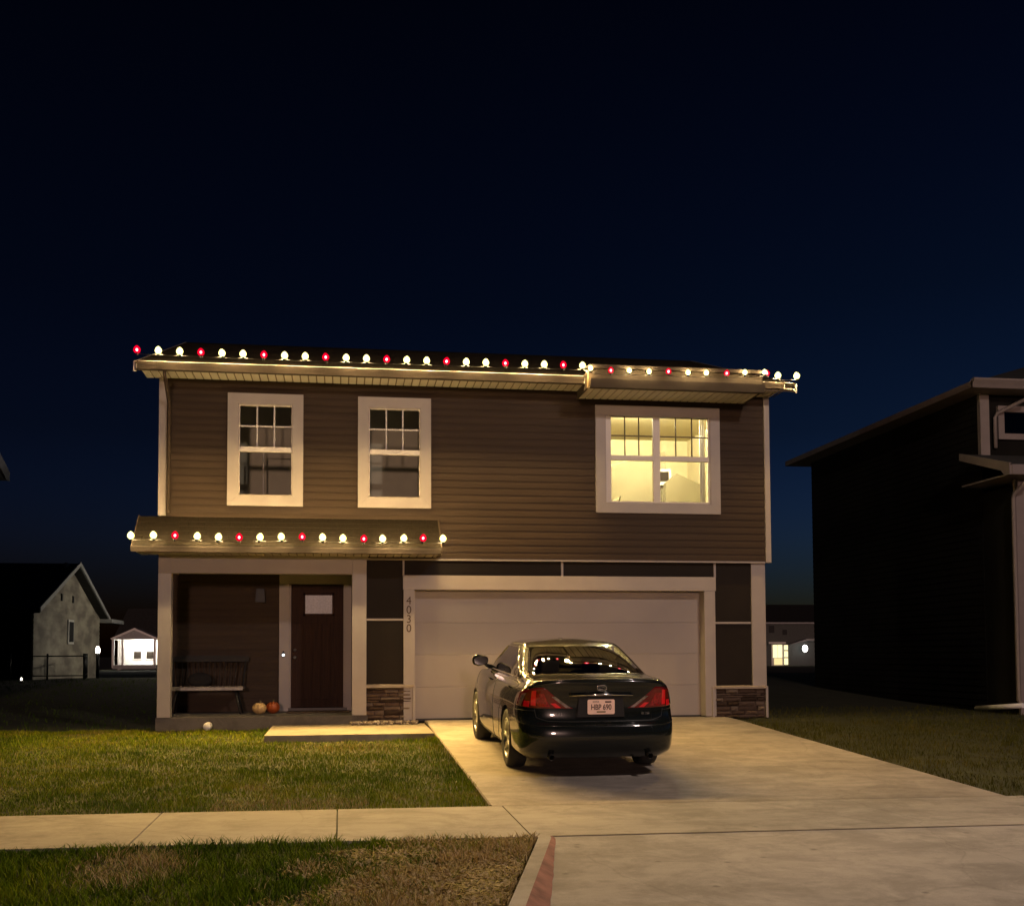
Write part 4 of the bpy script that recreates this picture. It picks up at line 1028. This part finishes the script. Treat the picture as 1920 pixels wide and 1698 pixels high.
    # boot lid outline and bumper break
    for side in (-1, 1):
        ribbon('panel_gap', [(8.9, 2.62), (7.2, 2.52), (6.3, 2.35)], .008, blk, side, 0)
        ribbon('panel_gap', [(4.62, 2.05), (4.15, 1.95), (3.9, 1.5), (3.85, 0)], .008, blk, side, 0)
        ribbon('panel_gap', [(4.55, 2.05), (4.45, 3.2), (4.3, 4.2), (3.7, 4.55)], .008, blk, side, 0)
        ribbon('spoiler_lip', [(7.35, 0), (7.35, 1.2), (7.2, 2.3)], .022, paint, side, -.002)
        ribbon('bumper_crease', [(3.15, 0), (3.15, 1.8), (3.3, 3.0), (3.5, 4.3)], .012, paint, side, -.001)
        # red bumper reflectors low at the corners
        mb = MB(); mb.tube([Vector((side*.56, .03, .235)), Vector((side*.56, .22, .245))], .034, 16, caps=False); e_ = mb.build('exhaust_tip', M['metal'], car)
        e_.modifiers.new('s', 'SOLIDIFY').thickness = .006
    # number plate in its recess
    pr_ = MB(); yb = .078
    pr_.prism([(-.27, .655), (.27, .655), (.25, .868), (-.25, .868)], 'y', yb-.016, yb+.05); pr_.build('plate_recess', mat('recess_black', (.005, .005, .005), .6, var=0), car)
    MB().tube([(-.36, yb-.03, .885), (0, yb-.042, .893), (.36, yb-.03, .885)], [.012, .016, .012], 8).build('boot_garnish', chrome, car)
    pl_ = MB(); pp = []
    for (cx_, cz_, a0) in ((.138, .062, 0), (-.138, .062, 90), (-.138, -.062, 180), (.138, -.062, 270)):
        for k in range(4): t = R(a0+k*30); pp.append((cx_+.016*math.cos(t), .762+cz_+.016*math.sin(t)))
    pl_.prism(pp, 'y', yb-.026, yb-.02)
    plate = pl_.build('licence_plate', mat('plate_face_lit', (.95, .66, .52), .45, var=.05), car)  # orange light falling on the plate put into its colour
    ink = mat('plate_ink', (.05, .02, .02), .5, var=0)
    text('plate_number', 'HBP 690', .082, (0, yb-.0275, .757), (R(90), 0, 0), ink, plate, .0008, .80, .0012)
    text('plate_state', 'IOWA', .026, (-.06, yb-.0275, .815), (R(90), 0, 0), ink, plate, .0008)
    MB().box(-.05, .05, yb-.0278, yb-.0262, .703, .716).build('plate_band', mat('plate_county_band', (.10, .09, .01), .5, var=0), plate)
    MB().box(.045, .115, yb-.0278, yb-.0262, .806, .822).build('plate_sticker', ink, plate)
    # maker emblem: an oval ring with a slanting hooked stroke
    pe = S(6.55, 0, 1, 0); ey = pe[1]-.012
    mb = MB(); mb.tube([(.052*math.cos(2*math.pi*k/24), ey, .965+.030*math.sin(2*math.pi*k/24)) for k in range(25)], .0052, 6)
    mb.tube([(-.020, ey, .988), (-.026, ey, .952), (.022, ey, .948)], .0048, 6); mb.tube([(-.018, ey, .988), (.030, ey, .966)], .004, 6)
    mb.build('emblem', chrome, car)
    for (xx, s_) in ((-.50, 'L E X U S'), (.52, 'ES 350')):
        q_ = S(4.45, 1.25, 1, .004); text('badge', s_, .034, (xx, q_[1]-.006, .685), (R(90), 0, R(-4 if xx < 0 else 4)), chrome, car, .0015)
    # wheels
    rimm = mat('alloy_rim', (.55, .54, .52), .28, .9, var=.05)
    def wheel(x, y, side):
        w = empty('wheel', (x, y, .335)); w.parent = car; o_ = side
        t = MB(); t.lathe([(.225, -.095), (.29, -.112), (.322, -.098), (.334, -.06), (.335, 0), (.334, .06), (.322, .098), (.29, .112), (.225, .095), (.225, -.095)], (0, 0, 0), 'x', 40)
        t.build('tyre', M['rubber'], w)
        rm = MB(); f_ = side*.095
        rm.lathe([(.228, f_), (.222, f_+side*.008), (.208, f_-side*.004), (.200, -f_), (.228, -f_)], (0, 0, 0), 'x', 40)
        rm.lathe([(.001, f_-side*.005), (.045, f_-side*.008), (.055, f_-side*.02), (.06, f_-side*.06)], (0, 0, 0), 'x', 20)
        for k in range(7):
            a = 2*math.pi*k/7+.2
            for d_ in (-.085, .085):
                p0 = (f_-side*.016, .045*math.cos(a+d_*2.2), .045*math.sin(a+d_*2.2)); p1 = (f_-side*.010, .212*math.cos(a+d_), .212*math.sin(a+d_))
                rm.tube([p0, p1], [.014, .011], 6)
        for k in range(5):
            a = 2*math.pi*k/5; rm.tube([(f_-side*.01, .028*math.cos(a), .028*math.sin(a)), (f_-side*.002, .028*math.cos(a), .028*math.sin(a))], .006, 6)
        rm.build('rim', rimm, w)
        MB().lathe([(.001, f_-side*.075), (.15, f_-side*.075), (.155, f_-side*.09), (.001, f_-side*.09)], (0, 0, 0), 'x', 28).build('brake_disc', M['metal'], w)
    for (wy, wz) in wheels:
        for side in (-1, 1):
            wheel(side*.795, wy, side)
            mb = MB(); ar = [(wy+(WR+.004)*math.cos(R(t)), wz+(WR+.004)*math.sin(R(t))) for t in range(-6, 187, 8)]
            n_ = len(ar); xo = side*.895; xi = side*.56
            vs = [(xo, a, b_) for a, b_ in ar]+[(xi, a, b_) for a, b_ in ar]
            mb.add(vs, [(k, k+1, n_+k+1, n_+k) for k in range(n_-1)]+[tuple(range(n_, 2*n_))]); mb.build('wheel_well', blk, car, recalc=False)
    MB().box(-.68, .68, .40, 4.6, .25, .28).build('underbody', blk, car)
    # cabin seen through the glass
    seatm = mat('seat_leather', (.30, .26, .20), .6, var=.1)
    MB().box(-.70, .70, .62, 3.7, .45, .50).build('cabin_floor', blk, car)
    MB().prism([(.52, 1.02), (1.15, 1.0), (1.18, .60), (.9, .5), (.52, .5)], 'x', -.68, .68).build('rear_shelf', seatm, car)
    for (xx, yy) in ((-.36, 1.42), (.36, 1.42), (-.38, 2.35), (.38, 2.35)):
        st = MB(); st.prism([(yy-.30, 1.04), (yy-.18, 1.06), (yy+.02, .62), (yy+.42, .60), (yy+.45, .52), (yy-.1, .50)], 'x', xx-.25, xx+.25)
        so_ = st.build('seat', seatm, car, bevel=.03)
        hr = MB(); hr.box(xx-.12, xx+.12, yy-.30, yy-.20, 1.06, 1.21); hr.build('headrest', seatm, so_, bevel=.03)
    MB().prism([(3.0, .98), (3.55, 1.0), (3.6, .7), (3.1, .7)], 'x', -.68, .68).build('dashboard', blk, car, bevel=.02)
    MB().tube([(-.38+.18*math.cos(R(t)), 2.92+.05*math.sin(R(t)), .98+.17*math.sin(R(t))) for t in range(0, 361, 20)], .014, 8).build('steering_wheel', blk, car)
    MB().box(-.11, .11, 2.62, 2.64, 1.22, 1.28).build('rearview_mirror', blk, car)
    car.scale = (.955, 1, 1)
    return car
build_car()
#CAREND#


# ------------------------------------------------------------------ world, sun, camera
wd = bpy.data.worlds.new('World'); SC.world = wd; wd.use_nodes = True; nt = wd.node_tree; N = nt.nodes; L = nt.links
bg = N['Background']; sk = N.new('ShaderNodeTexSky'); sk.sky_type = 'NISHITA'; sk.sun_disc = False
SUN_EL, SUN_ROT = R(-2.5), R(75)
sk.sun_elevation = SUN_EL; sk.sun_rotation = SUN_ROT; sk.air_density = 1.2; sk.dust_density = .3; sk.ozone_density = 3
tcw = N.new('ShaderNodeTexCoord'); sx = N.new('ShaderNodeSeparateXYZ'); L.new(tcw.outputs['Generated'], sx.inputs[0])
rp = N.new('ShaderNodeValToRGB'); cr = rp.color_ramp
for _ in range(3): cr.elements.new(.5)
for e, (p, c) in zip(cr.elements, [(0, (.60, 1.35, 2.5)), (.10, (.50, 1.10, 2.05)), (.19, (.30, .58, .90)), (.30, (.20, .38, .52)), (.55, (.12, .16, .22))]): e.position = p; e.color = (*c, 1)
L.new(sx.outputs['Z'], rp.inputs[0])
mxw = N.new('ShaderNodeMix'); mxw.data_type = 'RGBA'; mxw.blend_type = 'MULTIPLY'; mxw.inputs[0].default_value = 1; mxw.clamp_result = False
L.new(sk.outputs[0], mxw.inputs[6]); L.new(rp.outputs[0], mxw.inputs[7]); L.new(mxw.outputs[2], bg.inputs[0]); bg.inputs[1].default_value = .15
SKYNODE = sk
sn = bpy.data.lights.new('pink_fill', 'SUN'); sn.energy = .55; sn.angle = R(3); sn.color = (1, .62, .50)  # added near-level pink fill that brightens the porch and facade
so = link(bpy.data.objects.new('pink_fill', sn)); so.rotation_euler = (R(85.5), 0, R(-3))

cam = bpy.data.cameras.new('camera'); co = link(bpy.data.objects.new('camera', cam)); SC.camera = co
cam.sensor_fit = 'HORIZONTAL'; cam.sensor_width = 36; cam.lens = 36*2080/1920; cam.shift_x = 0; cam.shift_y = (1122-849)/1920
cam.clip_end = 3000; cam.clip_start = .05
pitch, yaw, roll = math.atan(103/2080), R(8.75), R(.26)
fw_ = Vector((math.sin(yaw)*math.cos(pitch), math.cos(yaw)*math.cos(pitch), math.sin(pitch)))
r_ = Vector((math.cos(yaw), -math.sin(yaw), 0)); u_ = r_.cross(fw_)
r2 = r_*math.cos(roll)-u_*math.sin(roll); u2 = r_*math.sin(roll)+u_*math.cos(roll)
mw = Matrix((r2, u2, -fw_)).transposed().to_4x4(); mw.translation = Vector((0, 0, 1.07)); co.matrix_world = mw
SC.view_settings.view_transform = 'Standard'; SC.view_settings.look = 'None'; SC.view_settings.exposure = 0; SC.view_settings.gamma = 1
SC.render.film_transparent = False
SC.cycles.use_denoising = True; SC.cycles.max_bounces = 6; SC.cycles.transparent_max_bounces = 12
try: SC.cycles.use_light_tree = True
except Exception: pass
SC.cycles.sample_clamp_indirect = 4
